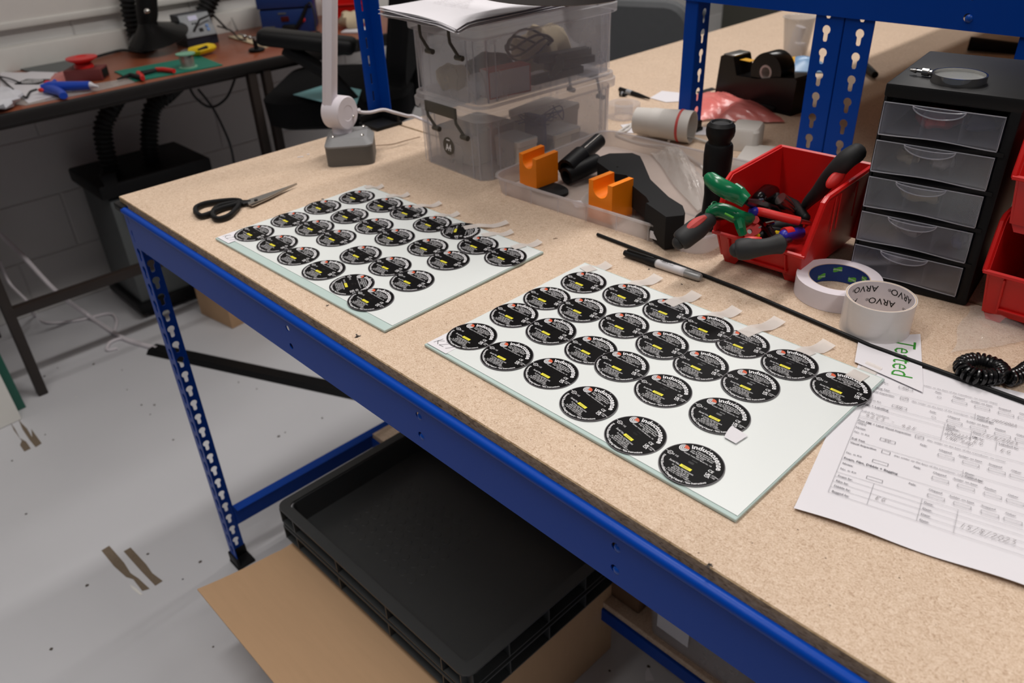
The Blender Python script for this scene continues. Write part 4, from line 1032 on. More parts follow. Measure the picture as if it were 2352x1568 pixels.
for i, (a, c_, r, lb) in enumerate((((1745, 455, .075), (1775, 440, .055), .013, 'dark rounded tool head beside the red bin wall'), ((1758, 478, .055), (1790, 500, .04), .010, 'dark tool shaft under the red pliers handle'), ((1752, 512, .05), (1785, 560, .055), .006, 'thin black tool shaft behind the black cutter handle'), ((1800, 505, .04), (1830, 530, .03), .009, 'dark tool body in the corner of the red bin'))):
    p0, p1 = T(*a), T(*c_); o = B().tube([p0, (p0 + p1)/2 + Vector((0, 0, .003)), p1], [r*.8, r, r*.8], n=12).ball(r*.8, p0, n=10).obj('hand_tool', 'blackgloss'); centre(tag(o, lb, 'tool'))
for i, (a, c_, lb) in enumerate((((1757, 515, .062), (1776, 511, .062), 'chrome driver bit lying upper among the tools'), ((1741, 524, .060), (1748, 520, .062), 'chrome bolt end beside the red thumb knob'), ((1740, 462, .085), (1752, 460, .085), 'bright metal ferrule behind the upper green handle'))):
    o = B().tube([T(*a), T(*c_)], 0.0032, n=10).obj('steel_bit', 'chrome'); centre(tag(o, lb, 'bit'))
for i, (a, c_, lb) in enumerate((((1781, 534, .054), (1793, 536, .054), 'small yellow tip among dark tools in the red bin'), ((1737, 543, .05), (1742, 540, .05), 'tiny yellow plastic end beside the red knob'))):
    o = B().tube([T(*a), T(*c_)], [0.0035, 0.003], n=8).obj('yellow_tip', 'yellow'); centre(tag(o, lb, 'tip'))

for i, (a, c_, r, lb) in enumerate((((1730, 470, .06), (1765, 500, .05), .012, 'dark grip end beneath the green handles'), ((1760, 450, .06), (1800, 470, .05), .010, 'black tool end lying against the bin back'), ((1775, 520, .045), (1830, 520, .045), .011, 'black grip under the red pliers handle'), ((1745, 545, .04), (1790, 535, .04), .010, 'black grip lying low at the bin front'), ((1800, 455, .05), (1850, 500, .05), .009, 'black shaft along the right bin wall'))):
    p0, p1 = T(*a), T(*c_); o = B().tube([p0, (p0 + p1)/2 + Vector((0, 0, .003)), p1], [r*.7, r, r*.8], n=12).ball(r*.7, p0, n=10).ball(r*.8, p1, n=10).obj('hand_tool', 'blackplastic'); centre(tag(o, lb, 'tool'))

# drawer tower
TWA = math.radians(8.2); TWO = Vector((1.1215, 0.5655, 0.0004)); TW, TD, THH = 0.148, 0.195, 0.262
t = thing('drawer_tower', 'small black drawer tower with five clear drawers', 'drawers', tuple(TWO), TWA)
b = B()
for x in (0.002, TW - 0.006): b.box(0.004 if x < .05 else 0.012, TD, THH - 0.02, (x, TD/2, 0.01 + (THH - 0.02)/2 - 0.005), bev=0.002)
b.box(TW, 0.004, THH - 0.012, (TW/2, TD - 0.002, THH/2 - 0.003))
b.box(TW + 0.002, TD, 0.017, (TW/2, TD/2, THH - 0.0085), bev=0.003).box(TW + 0.002, TD, 0.010, (TW/2, TD/2, 0.005), bev=0.003)
b.obj('case', 'blackplastic', t)
b = B(); PIT = (THH - 0.026)/5
for k in range(1, 5):                               # wavy dividers
    zz = 0.010 + PIT*k
    pts = [(0.006 + (TW - 0.012)*i/16, zz - 0.0015 + 0.0024*math.cos(2*PI*i/16 + 0.4)) for i in range(17)]
    b.plate(pts + [(x, z - 0.005) for x, z in reversed(pts)], [], -TD + 0.006, 0.0015, frame((0, 0, 0), (1, 0, 0), (0, 0, 1)))
b.obj('divider', 'blackplastic', t)
DW = TW - 0.0165
stuffing = [('reddull', 'red wires'), ('offwhite', ''), ('bagwhite', ''), ('offwhite', ''), ('greybox', '')]
for k in range(5):
    z0 = 0.0125 + PIT*k; h = PIT - 0.0075; x0 = 0.003
    fr = frame((x0, -0.004, z0), (1, 0, 0), (0, 0, 1))
    b = B()
    wav = [(DW*i/14, 0.0018*(1 - math.cos(2*PI*i/14))*0.7) for i in range(15)]
    dip = [(DW*(0.5 + 0.26*math.cos(PI*i/12)), h) for i in range(0)]
    b.plate(wav + [(DW, h), (0, h)], [], -0.0008, 0.0008, fr)
    b.box(0.0012, 0.15, h*0.85, (x0 + 0.002, 0.073, z0 + h*0.45)).box(0.0012, 0.15, h*0.85, (x0 + DW - 0.002, 0.073, z0 + h*0.45)).box(DW - 0.004, 0.15, 0.0012, (x0 + DW/2, 0.073, z0 + 0.003)).box(DW - .004, .0012, h*.85, (x0 + DW/2, 0.147, z0 + h*.45)).box(.001, .14, h*.7, (x0 + DW*0.34, .072, z0 + h*.4)).box(.001, .14, h*.7, (x0 + DW*0.67, .072, z0 + h*.4))
    dr = b.obj('drawer', 'drawer', t, smooth=False)
    b = B()
    rim = [(0.0, 0.001), (0.0, h), (DW, h), (DW, 0.001)] 
    b.tube([fr @ Vector((x, y, 0.001)) for x, y in rim], 0.0007, n=5)
    b.tube([fr @ Vector((x, y, 0.001)) for x, y in wav], 0.0007, n=5)
    arc = [(DW*(0.47 - 0.22*math.cos(PI*i/14)), h - 0.0125*math.sin(PI*i/14)) for i in range(15)]
    b.tube([fr @ Vector((x, y, 0.002)) for x, y in arc], 0.0008, n=5)
    arc2 = [(DW*(0.47 - 0.22*math.cos(PI*i/14)), h - 0.0035*math.sin(PI*i/14)) for i in range(15)]
    b.tube([fr @ Vector((x, y, 0.003)) for x, y in arc2], 0.0006, n=5)
    b.obj('drawer_edge', 'draweredge', dr)
    B().plate(arc + list(reversed(arc2)), [], 0.0008, 0.0035, fr).obj('finger_lip', 'drawer', dr, smooth=False)
mt_ = world_of(t)
def inside(k, x, y, sx, sy, sz, mm, lab, cat, rz=0, seed=1):
    z0 = 0.0125 + PIT*k + 0.0042
    p = mt_ @ Vector((x, y, z0))
    blob({'wire': 'wire_bundle', 'part': 'small_part', 'packet': 'packet'}[cat], lab, cat, mm, tuple(p), (sx, sy, sz), seed, TWA + rz)
inside(4, 0.055, 0.05, 0.028, 0.03, 0.012, 'reddull', 'red wire bundle seen through the top clear drawer', 'wire', 0, 3)
inside(4, 0.105, 0.06, 0.02, 0.03, 0.010, 'navy', 'dark wire bundle seen through the top clear drawer', 'wire', 0, 4)
inside(3, 0.035, 0.04, 0.014, 0.02, 0.010, 'bagwhite', 'pale packet at the near side of the fourth drawer up', 'packet', 0, 5)
inside(3, 0.075, 0.04, 0.014, 0.02, 0.012, 'offwhite', 'pale packet at the middle of the fourth drawer up', 'packet', 0, 6)
inside(2, 0.060, 0.04, 0.026, 0.02, 0.012, 'bagwhite', 'pale packet behind the middle clear drawer', 'packet', 0, 7)
inside(1, 0.118, 0.03, 0.009, 0.014, 0.012, 'navy', 'blue piece seen through the second drawer up', 'part', 0, 8)
inside(1, 0.055, 0.05, 0.024, 0.03, 0.010, 'offwhite', 'pale packet in the second drawer up', 'packet', 0, 9)
inside(0, 0.04, 0.05, 0.020, 0.03, 0.012, 'greybox', 'grey packet in the bottom clear drawer', 'packet', 0, 10)
# magnifier on the tower
MG = onz(2203, 176, 0.268); HT = onz(2090, 159, 0.268)
t = thing('magnifying_glass', 'chrome-rimmed magnifying glass lying on the black drawer tower', 'magnifier', (MG.x, MG.y, 0.2626))
B().lathe([(.0285, 0), (.0305, 0), (.0305, .009), (.0285, .009)], n=48, close=True).obj('rim', 'chrome', t)
lens = mat('lens_glass', (0.95, 0.97, 0.95, 1), 0.03, var=0, alpha=0.16)
B().lathe([(0, .003), (.0284, .0042), (.0284, .0052), (0, .0066)], n=40).obj('lens', lens, t)
d = (HT - MG); d.z = 0; dl = d.length; d.normalize()
mh = frame((MG.x, MG.y, 0.2675), d, (-d.y, d.x, 0)) @ Matrix.Rotation(PI/2, 4, 'Y')
B().lathe([(0, .029), (.0032, .0295), (.0032, .034), (.0045, .035), (.0045, dl - .016), (.0018, dl - .015), (.0018, dl - .009), (.0032, dl - .008), (.0015, dl - .001), (0, dl)], mh, n=18).obj('handle', 'chrome', t, world=True)

# tape rolls
def tape_roll(name, label, o, ro, ri, h, m_out, m_in, m_edge=None):
    t = thing(name, label, 'tape', o)
    B().lathe([(ri + .002, 0), (ro, 0), (ro, h), (ri + .002, h)], n=72, close=True).obj('tape_wound', m_out, t, ang=0.5)
    B().lathe([(ri, .0003), (ri + .0008, .0003), (ri + .0008, h - .0003), (ri, h - .0003)], n=72, close=True).obj('core_lining', m_in, t, ang=0.5)
    B().lathe([(ri + .0008, 0.0001), (ri + .002, 0.0001), (ri + .002, h - 0.0001), (ri + .0008, h - 0.0001)], n=72, close=True).obj('core_ring', 'cardboardcore', t, ang=0.5)
    return t
def on_core(t, ri, h, fn_list, m, name):
    b = B()
    for (txt, size, ang, z, bold, mirror) in fn_list: cyl_text(b, txt, size, ri - 0.0004, ang, z, bold, mirror)
    return b.obj(name, m, t, smooth=False, fix=False)
def cyl_text(b, s, size, r, ang, z, bold=0.0, flip=False):
    w_ = text_width(s, size, bold); x = -w_/2
    for c in s:
        vs, fs, adv = glyph(c, bold)
        if vs:
            P = []
            for v in vs:
                px_, py_ = x + v.x*size, v.y*size
                if flip: px_, py_ = -px_, -py_
                a = ang - px_/r
                P.append((r*math.cos(a), r*math.sin(a), z + py_))
            b.add(P, fs)
        x += adv*size
MC = Vector((1.133, 0.511, 0.0004))
t = tape_roll('masking_tape', 'wide white masking tape roll with blue printed core lying flat', tuple(MC), 0.0535, 0.0365, 0.0255, 'masking', 'bluecore')
core = [c_ for c_ in t.children if c_.name.startswith('core_lining')][0]
b = B(); tb = B()
for ang, zc in ((118, 0.018), (85, 0.008), (54, 0.018), (20, 0.009), (150, 0.008)):
    a0 = math.radians(ang); r = 0.0364
    for i in range(8):
        f0, f1 = (i - 4)/8, (i - 3)/8
        b.add([(r*math.cos(a0 - f*0.30), r*math.sin(a0 - f*0.30), zc + dz + 0.0012*math.sin(f*5)) for f, dz in ((f0, -.0032), (f1, -.0032), (f1, .0032), (f0, .0032))], [(0, 1, 2, 3)])
    cyl_text(tb, 'ultratape', 0.0032, 0.03625, a0, zc - 0.001, 0.01)
b.obj('core_label', 'limeink', core, smooth=False, fix=False); tb.obj('core_lettering', 'white_ink', core, smooth=False, fix=False)
AC = Vector((1.2085, 0.4595, 0.0004)); AR, AI, AH = 0.0402, 0.0372, 0.0455
t = tape_roll('packing_tape', 'clear packing tape roll with ARVO printed inside its white core', tuple(AC), AR, AI, AH, 'clearroll', 'arvoin')
core = [c_ for c_ in t.children if c_.name.startswith('core_lining')][0]
b = B()
for k in range(5):
    for j in range(2):
        a0 = math.radians(72*k + 36*j - 2)
        cyl_text(b, 'ARVO', 0.0118, AI - 0.0002, a0, 0.0395 - 0.0165*j, 0.008, True)
        cyl_text(b, '\u00ae', 0.0055, AI - 0.0002, a0 + 0.47, 0.0385 - 0.0165*j, 0.0, True)
        cyl_text(b, 'ARVO', 0.0118, AI - 0.0002, a0 + math.radians(9), 0.0395 - 0.0335, 0.008, True) if j == 0 else None
b.obj('core_lettering', 'blackink', core, smooth=False, fix=False)

# marker pen
p0, p1 = onz(1434, 580, 0.0065), onz(1611, 638, 0.0065)
d = (p1 - p0); L_ = d.length; d.normalize()
t = thing('marker_pen', 'black-capped grey permanent marker lying beside the clear tray', 'pen', (p0.x, p0.y, 0), math.atan2(d.y, d.x))
mp_ = XF((0, 0, 0.0066), 0, PI/2)
B().lathe([(0, 0.0), (.0042, .0005), (.0050, .004), (.0054, L_*.30), (.0062, L_*.31), (.0064, L_*.43), (0, L_*.43)], mp_, n=24).box(0.0022, 0.0030, L_*.36, (-0.0064, 0.0, L_*.22), mp_, bev=0.0006).obj('cap', 'blackplastic', t)
B().lathe([(0, L_*.43), (.0056, L_*.43), (.0061, L_*.45), (.0061, L_*.80), (.0058, L_*.97), (.0045, L_*.995), (0, L_)], mp_, n=24).obj('barrel', mat('marker_barrel', rgb(160, 160, 160), 0.35, 0.35, var=0.04), t)
B().lathe([(.00615, L_*.445), (.0062, L_*.45), (.0062, L_*.80), (.00615, L_*.805)], mp_, n=24).obj('barrel_wrap', mat('marker_wrap', rgb(205, 202, 204), 0.4, var=0.02), t)
b = B(); mw = XF((0, 0, 0.0066 + 0.0064), 0)
for st_ in ([(.062, .001), (.064, .0034), (.0665, .0012)], [(.0705, .0015), (.072, -.001), (.0625, -.0005)]): stroke(b, st_, .0007, 0.0, mw)
script_path = [(.066, .0005), (.0675, .0028), (.0675, 0), (.069, .0017), (.0695, 0), (.071, .0017), (.0715, 0), (.0725, .0016), (.073, .0002), (.0742, .0016), (.0745, -.0018), (.0757, .0018), (.0768, .0012), (.0765, .0002), (.078, .0014), (.0792, .0004), (.0805, .0012)]
stroke(b, script_path, .0006, 0, mw); text(b, 'FINE', .0022, .083, 0.0, mw); text(b, 'PERMANENT MARKER', .0020, .066, -.0034, mw)
b.obj('barrel_print', 'blackink', t, smooth=False, fix=False)
# long black rod
q = [onz(1372, 538, 0.0032), onz(1700, 664, 0.0032), onz(2000, 794, 0.0034), onz(2352, 922, 0.0034), onz(2500, 985, 0.0034)]
t = tag(B().tube(q, [0.0026]*5, n=12).obj('thin_rod', 'blackplastic'), 'long thin black rod lying across the bench behind the nearer glass plate', 'rod'); centre(t)

# paperwork
PO = onz(1822, 1172); PA = math.radians(14.2)
t = thing('form_sheet', 'printed test form with handwriting lying half under the glass plate', 'form', (PO.x, PO.y, 0.0003), PA)
def fn(u, v):
    x, y = u*0.210, v*0.297
    z = 0.0004 + 0.0045*max(0, 1 - v/0.10)**2*(0.3 + 0.7*math.sin(u*5 + 0.6)**2) + 0.0008*math.sin(u*6)*math.sin(v*5)*(1 if v < .6 else 0)
    return (x, y, max(0.0002, z))
B().grid(28, 34, fn, thick=0.00012).obj('sheet', 'paper', t)
mm_ = 0.001
zf = 0.0020
b = B()
def LN(x0, y0, x1, y1, wd=0.24): stroke(b, [(x0*mm_, y0*mm_), (x1*mm_, y1*mm_)], wd*mm_, zf)
def TX(s, x, y, size=2.7, bold=0.0, al='L'): text(b, s, size*1.35*mm_, x*mm_, y*mm_, None, al, bold=bold, z=zf)
def BX(x, y, w_=14, h=4.4):
    for a_ in ((x, y, x + w_, y), (x + w_, y, x + w_, y + h), (x + w_, y + h, x, y + h), (x, y + h, x, y)): LN(*a_, 0.36)
LN(21.5, 37.5, 184, 37.5); LN(21.5, 37.5, 21.5, 262); LN(184, 37.5, 184, 262)
for y in (46, 54.5, 62.5, 70): LN(21.5, y, 184, y)
for y in (91.2, 126.2, 199.5, 228.5): LN(21.5, y, 184, y)
LN(21.5, 171, 99.4, 171); LN(21.5, 167.5, 184, 167.5); LN(21.5, 191, 124, 191); LN(124, 192.5, 184, 192.5)
LN(55.5, 37.5, 55.5, 70); LN(97, 37.5, 97, 70); LN(126.5, 37.5, 126.5, 70)
LN(99.4, 167.5, 99.4, 199); LN(124, 167.5, 124, 199); LN(147, 176, 147, 192); LN(124, 219, 124, 232); LN(124, 118, 124, 130)
for s, y in (('Bagged by:', 39.5), ('Dibble by:', 48), ('Film by:', 56), ('Foam by:', 64)): TX(s, 24, y, bold=0.012)
for y in (39.2, 47.7, 55.8, 64.5): TX('Date:', 99, y, bold=0.012)
TX('No. in Kit', 23.5, 75.5); TX('Notes:', 23.5, 84.5, bold=0.012); TX('Foam, Film, Dibble + Bagging', 23, 93, 3.1, 0.02)
TX('No. in Kit', 23, 102.5); TX('Visual Inspection', 23, 120.5, bold=0.016); TX('Full Test', 22.8, 128, bold=0.016)
TX('No. in Kit', 22.7, 140); TX('Notes:', 22.5, 148.3, bold=0.012); TX('chips)', 22.5, 157, bold=0.012); TX('Post EMI + Label Visual Inspection', 22.3, 161.3, bold=0.016)
TX('Label ID numbers:', 22.3, 180); TX('EMI + Labelling', 21.8, 193, 2.9, 0.02); TX('No. in Kit', 22, 204); TX('Visual Inspection', 22, 222, bold=0.016); TX('Backing Test', 22, 230.5, bold=0.016); TX('No. in Kit', 22, 243.5)
cols = (('Chipped', 100), ('Solder on base', 117.6))
for y, last in ((84.8, ('Snapped', 'Other')), (111.8, ('Flatline', 'Other')), (150, ('Snapped', 'Other')), (212, ('Flatline', 'Other')), (252, ('Snapped', 'Other'))):
    TX('Fails:', 83, y, 2.5, 0.012); TX('Chipped', 100, y, 2.5, 0.012); TX('Solder on base', 117.6, y, 2.5, 0.012); TX(last[0], 143.5, y, 2.5, 0.012); TX(last[1], 162.5, y, 2.5, 0.012)
    for x in (100.4, 122, 144, 162): BX(x, y - 9.6)
for y in (73.7, 101, 139, 203, 242): BX(47.7, y)
for y in (119.5, 221, 258): BX(52.7, y, 7.5, 5)
BX(77, 160, 7.5, 5)
for y in (120, 222): TX('(No solder on the base of the transducer, no corner chips)', 64, y, 2.4)
TX('(No solder on the base of the transducer, no corner', 88, 160.5, 2.4)
TX('(No solder on the base of the transducer, no corner chips)', 64, 259, 2.4)
TX('Batch', 101.3, 195.3, bold=0.012); TX('number:', 101.3, 191.3, bold=0.012); TX('EMI:', 101.3, 187); TX('EMI cutting:', 101.3, 179.5); TX('Date:', 125.4, 195.5, bold=0.012); TX('EMI by:', 125.4, 187, bold=0.012); TX('Labelled by:', 149, 188, bold=0.012)
TX('Date:', 126, 226.5, bold=0.012); TX('Tested by:', 126, 221, bold=0.012); TX('Date:', 126, 125, bold=0.012); TX('Tested by:', 126, 120, bold=0.012)
for y in (204, 244):
    stroke(b, [((88 + 2*math.cos(a*PI/6))*mm_, (y + 2*math.sin(a*PI/6))*mm_) for a in range(13)], 0.3*mm_, zf)
sh = [c_ for c_ in t.children][0]
b.obj('printing', 'print', sh, smooth=False, fix=False)
b = B()
def HW(s, x, y, size, gap=0.8): script_(b, s, size*mm_, x*mm_, y*mm_, wd=0.00042, z=zf + 0.0001, gap=gap)
HW('EG', 60, 48.5, 5.5, 0.9); HW('15/8/2023', 130, 47.5, 6.5, 0.75); HW('50', 51, 139.6, 4); HW('50', 51, 203.6, 4); HW('50', 51, 242.6, 4)
HW('42C3 -', 27, 173, 5.2, 0.95); HW('42F6', 62, 172, 5.2, 0.95); HW('IND2224', 103, 182.8, 4, 0.8); HW('IND-220', 103, 173.5, 4.4, 0.8); HW('EG', 127, 178.5, 5.5, 0.9); HW('EG', 151, 176.5, 5.5, 0.9); HW('15/8/2023', 133, 194.5, 4.5, 0.8); HW('26/07/2023', 134, 226, 4, 0.7); HW('v', 54, 222, 5); HW('v', 78.5, 161, 4); HW('v', 54, 259, 5)
b.obj('handwriting', 'pencil', sh, smooth=False, fix=False)
# tested strip
c_ = [onz(x, y, 0.003) for x, y in ((1971, 779), (2112, 773), (2118, 902), (1966, 838))]
o = thing('paper_strip', 'narrow white paper strip printed Tested in green, under the packing tape', 'paper', tuple(onz(2045, 830, 0.0028)), 0)
TS = [onz(2076, 783, 0.0042), onz(2034, 874, 0.0042)]
d = onz(2074, 876, .0042) - onz(2076, 783, .0042)
dd = Vector((0.0355, -0.0895, 0)); al = math.atan2(dd.y, dd.x)
def xf2(u, v): return (u, v)
sq = [onz(1962, 835, 0.0), onz(1972, 778, 0.0), onz(2113, 771, 0.0), onz(2119, 890, 0.0), onz(2118, 905, 0.0)]
pg = [(p.x, p.y) for p in sq]
B().plate(pg, [], 0.0024, 0.0027).obj('strip_sheet', 'paper', o, world=True, smooth=False)
o_s = o.children[0]
O_ = Vector((1.240, 0.4495, 0)); mT = Matrix.Translation((O_.x, O_.y, 0.0029)) @ Matrix.Rotation(math.atan2(0.367 - 0.4495, 1.2705 - 1.240), 4, 'Z')
text(B(), 'Tested', 0.0325, -0.0005, 0.0, mT, 'L', bold=-0.004, squash=0.92).obj('lettering', 'greenink', o_s, world=True, smooth=False, fix=False)

# coil cord and thin bag on the right
pc = catmull([onz(2300, 862, .011), onz(2250, 866, .011), onz(2215, 852, .011), onz(2213, 836, .011), onz(2245, 828, .011), onz(2290, 842, .011), onz(2312, 866, .013), onz(2340, 862, .012), onz(2372, 842, .012), onz(2420, 845, .012)], 12)
L_ = [0]
for a_, c2 in zip(pc, pc[1:]): L_.append(L_[-1] + (c2 - a_).length)
pts = []; turns = L_[-1]/0.0050; NN = int(turns*14)
for i in range(NN):
    s = L_[-1]*i/NN; k = max(j for j in range(len(L_)) if L_[j] <= s); k = min(k, len(pc) - 2)
    f = (s - L_[k])/max(1e-9, L_[k + 1] - L_[k]); c2 = pc[k].lerp(pc[k + 1], f); tt = (pc[k + 1] - pc[k]).normalized(); sd = tt.cross(Vector((0, 0, 1))).normalized(); a = 2*PI*turns*i/NN
    pts.append(c2 + sd*0.0075*math.cos(a) + Vector((0, 0, 0.0075*math.sin(a))))
centre(tag(B().tube(pts, 0.0023, n=8).obj('coil_cord', 'cord'), 'black glossy coiled cord looped on the bench by the form', 'cord'))
o = crumple(onz(2180, 815, 0), onz(2345, 790, 0), onz(2400, 720, 0), onz(2225, 705, 0), 0.010, 9, z0=0.001, dome=0.006).obj('plastic_bag', 'polybag')
centre(tag(o, 'thin clear plastic bag crumpled in front of the stacked red bins', 'bag'))

# scissors
t = thing('scissors', 'black-handled steel scissors lying behind the bench corner', 'scissors', tuple(onz(560, 472)))
for pts in (((450, 488), (451, 477), (470, 468), (500, 463), (535, 460), (553, 463), (540, 470), (508, 479), (484, 490), (462, 496)), ((489, 496), (491, 484), (503, 474), (525, 468), (545, 466), (548, 473), (541, 482), (527, 495), (508, 502), (496, 502))):
    q = [onz(x, y, 0.0062) for x, y in pts]
    n = len(q); qq = catmull(q + [q[0]], 4)[:-1]
    B().tube(qq, 0.0046, n=10, closed=True, flat=1.1).obj('handle', 'blackplastic', t, world=True)
B().tube([onz(545, 464, .006), onz(562, 466, .006), onz(576, 463, .006)], [.006, .008, .005], n=10, flat=.6).obj('handle_joint', 'blackplastic', t, world=True)
for z0, a_ in ((0.0042, ((566, 470), (580, 474), (620, 456), (683, 424), (640, 440), (572, 459))), (0.0064, ((566, 462), (572, 472), (612, 456), (682, 422), (655, 432), (600, 450)))):
    q = [onz(x, y, z0) for x, y in a_]
    B().plate([(p.x, p.y) for p in q], [], z0, z0 + 0.0018).obj('blade', 'steel', t, world=True, smooth=False)
p = onz(588, 460, 0.008); B().cyl(0.0032, 0.002, (p.x, p.y, 0.0078), n=14).obj('pivot', 'darksteel', t, world=True)
q = catmull([onz(858, 334, .001), onz(900, 331, .001), onz(930, 323, .001), onz(965, 314, .001)], 5)
centre(tag(B().tube(q, 0.0007, n=5).obj('thin_wire', 'brownwire'), 'thin brown wire running from the lamp base to the boxes', 'wire'))
for x, y, lb in ((690, 360, 'white plastic shaving near the bench edge, larger of two'), (708, 354, 'white plastic shaving near the bench edge, smaller of two')):
    p = onz(x, y, .0006); o = B().box(.012 if x < 700 else .006, .003, .0008, (0, 0, .0006), bev=.0002, seg=1).obj('shaving', 'paper'); o.location = (p.x, p.y, 0); o.rotation_euler = (0, 0, 1.0); tag(o, lb, 'shaving')
for i, (x, y, s, lb) in enumerate(((823, 772, .008, 'dark scuff on bench edge below the further plate'), (1623, 1297, .006, 'dark chip on the board edge below the nearer plate'), (741, 457, .005, 'dark crumb behind the scissors tip'), (1490, 619, .004, 'dark crumb beside the marker cap'), (1275, 548, .005, 'curled tan shaving in front of the clear tray'), (1566, 653, .003, 'dark crumb in front of the red bin'), (1345, 606, .004, 'amber crumb at the back corner of nearer plate'), (750, 702, .005, 'dark scuff in front of further plate'))):
    p = onz(x, y); rnd = random.Random(i)
    b = B()
    for k in range(4):
        b.box(s*rnd.uniform(.4, .9), s*rnd.uniform(.12, .25), .0004, (rnd.uniform(-s, s)*.5, rnd.uniform(-s, s)*.3, .0003), Matrix.Rotation(rnd.uniform(0, 3), 4, 'Z'))
    o = b.obj('crumb', 'amber' if 'amber' in lb else ('brownwire' if 'tan' in lb else 'speck'), smooth=False); o.location = (p.x, p.y, 0.0001 if i != 1 else 0.0001); tag(o, lb, 'crumb')

# ------------------------------------------------------------------ things on the rear bench
t = thing('tape_dispenser', 'heavy black desk tape dispenser with a roll of tape', 'tape dispenser', (0.59, 1.225, 0.0005), math.radians(-7))
pr = [(-0.112, 0.0), (0.100, 0.0), (0.103, 0.075), (0.098, 0.080), (0.045, 0.072), (0.0, 0.062), (-0.055, 0.060), (-0.068, 0.098), (-0.098, 0.098), (-0.104, 0.095)]
b = B().plate(pr, [], -0.030, 0.030, frame((0, 0, 0), (1, 0, 0), (0, 0, 1)))
b.obj('dispenser_body', 'blackgloss', t, ang=0.4)
B().box(0.14, 0.072, 0.012, (-0.01, 0, 0.006), bev=0.004).obj('weighted_base', 'blackplastic', t)
mr = Matrix.Translation((0.018, 0, 0.078)) @ Matrix.Rotation(PI/2, 4, 'X')
B().lathe([(.015, -.024), (.040, -.024), (.041, -.022), (.041, .022), (.040, .024), (.015, .024)], mr, n=36, close=True).obj('reel_hub', 'blackgloss', t)
B().lathe([(.011, -.0245), (.0155, -.0245), (.0155, .0245), (.011, .0245)], mr, n=28, close=True).obj('reel_core', 'offwhite', t)
B().box(0.036, 0.022, 0.0008, (-0.0545, 0.0, 0.0895), Matrix.Identity(4), bev=0).obj('tape_tail', 'amber', t)
B().box(0.030, 0.056, 0.003, (-0.083, 0, 0.0995), bev=0.0008).obj('cutter_edge', 'steel', t)
cp = onz(1825, 128)
t = thing('plastic_cup', 'clear plastic cup holding white foam pieces on the rear bench', 'cup', (cp.x, cp.y, 0.0005))
B().lathe([(0, 0), (.030, 0), (.041, .098), (.044, .099), (.044, .101), (.0405, .101), (.0385, .098), (.029, .0015), (0, .0015)], n=40).obj('cup_body', 'polybag2', t)
B().tube([(-0.012, 0, .004), (0.004, 0.005, 0.075)], 0.014, n=14).obj('foam_roll', 'paper', t)
B().box(0.028, 0.022, 0.034, (0.014, -0.006, 0.020), bev=0.004).obj('foam_block', 'paper', t)
p = onz(1842, 158)
t = thing('packet', 'blue and amber foil packet lying beside the tape dispenser', 'packet', (p.x, p.y, 0.0005), math.radians(30))
B().grid(10, 8, lambda u, v: ((u - .5)*.13, (v - .5)*.09, .004 + .028*math.sin(PI*u)*math.sin(PI*v)), thick=0.003).obj('packet_body', 'packblue', t)
B().grid(4, 8, lambda u, v: (-.066 + u*.045, (v - .5)*.088, .0055 + .028*math.sin(PI*(u*.34))*math.sin(PI*v)), thick=0.001).obj('amber_end', 'amber', t)
for i, (pp, lb) in enumerate(((((1590, 222), (1745, 238), (1800, 285), (1640, 282)), 'pink antistatic bag lying in front of the tape dispenser'), (((1560, 225), (1690, 222), (1730, 262), (1590, 285)), 'pink antistatic bag half under the other pink bag, behind rack upright'))):
    q = [onz(x, y, 0) for x, y in pp]
    o = crumple(q[3], q[2], q[1], q[0], 0.014, 21 + i, nx=26, ny=20, z0=0.002 + 0.0*i, dome=0.012 + 0.006*i).obj('pink_bag', 'pinkbag'); centre(tag(o, lb, 'bag'))
for i, (a_, c_, r, lb) in enumerate((((1422, 266), (1470, 270), 0.030, 'translucent white tape roll lying behind the clear boxes'), )):
    p = onz(1432, 268); o = B().lathe([(.02, 0), (.036, 0), (.036, .030), (.02, .030)], n=32, close=True).obj('clear_roll', 'boxclear'); o.location = (p.x, p.y, .0005); tag(o, lb, 'tape roll')
p0, p1 = onz(1462, 276, .032), onz(1590, 292, .032)
ax = p1 - p0; zx = ax.normalized(); xx = zx.cross(Vector((0, 0, 1))).normalized(); yx = zx.cross(xx)
mt = Matrix(((xx.x, yx.x, zx.x, p0.x), (xx.y, yx.y, zx.y, p0.y), (xx.z, yx.z, zx.z, p0.z), (0, 0, 0, 1)))
t = thing('white_tub', 'white plastic tub lying on its side against the rack upright', 'tub', (p0.x, p0.y, 0.0005))
L_ = ax.length
B().lathe([(0, 0), (.026, 0), (.031, L_*.8), (.0315, L_*.81), (.0315, L_), (.029, L_), (.029, L_*.3), (0, L_*.3)], mt, n=32).obj('tub_body', 'offwhite', t, world=True)
B().lathe([(.0312, L_*.78), (.0325, L_*.79), (.0325, L_*.82), (.0312, L_*.83)], mt, n=32).obj('tub_band', 'reddull', t, world=True)
q = [onz(x, y) for x, y in ((1425, 288), (1480, 280), (1700, 300), (1660, 312), (1440, 306))]
o = B().plate([(p.x, p.y) for p in q], [], 0.0004, 0.0012).obj('white_sheet', 'paper'); centre(tag(o, 'white paper sheet lying under the tub on the rear bench', 'paper'))
q = [onz(x, y) for x, y in ((1493, 226), (1520, 210), (1560, 214), (1562, 234), (1530, 236))]
o = B().plate([(p.x, p.y) for p in q], [], 0.0004, 0.0016).obj('white_tag', 'paper'); centre(tag(o, 'white card tag lying beside a black marker on rear bench', 'card'))
q = [onz(x, y) for x, y in ((1600, 212), (1635, 202), (1645, 206), (1606, 216))]
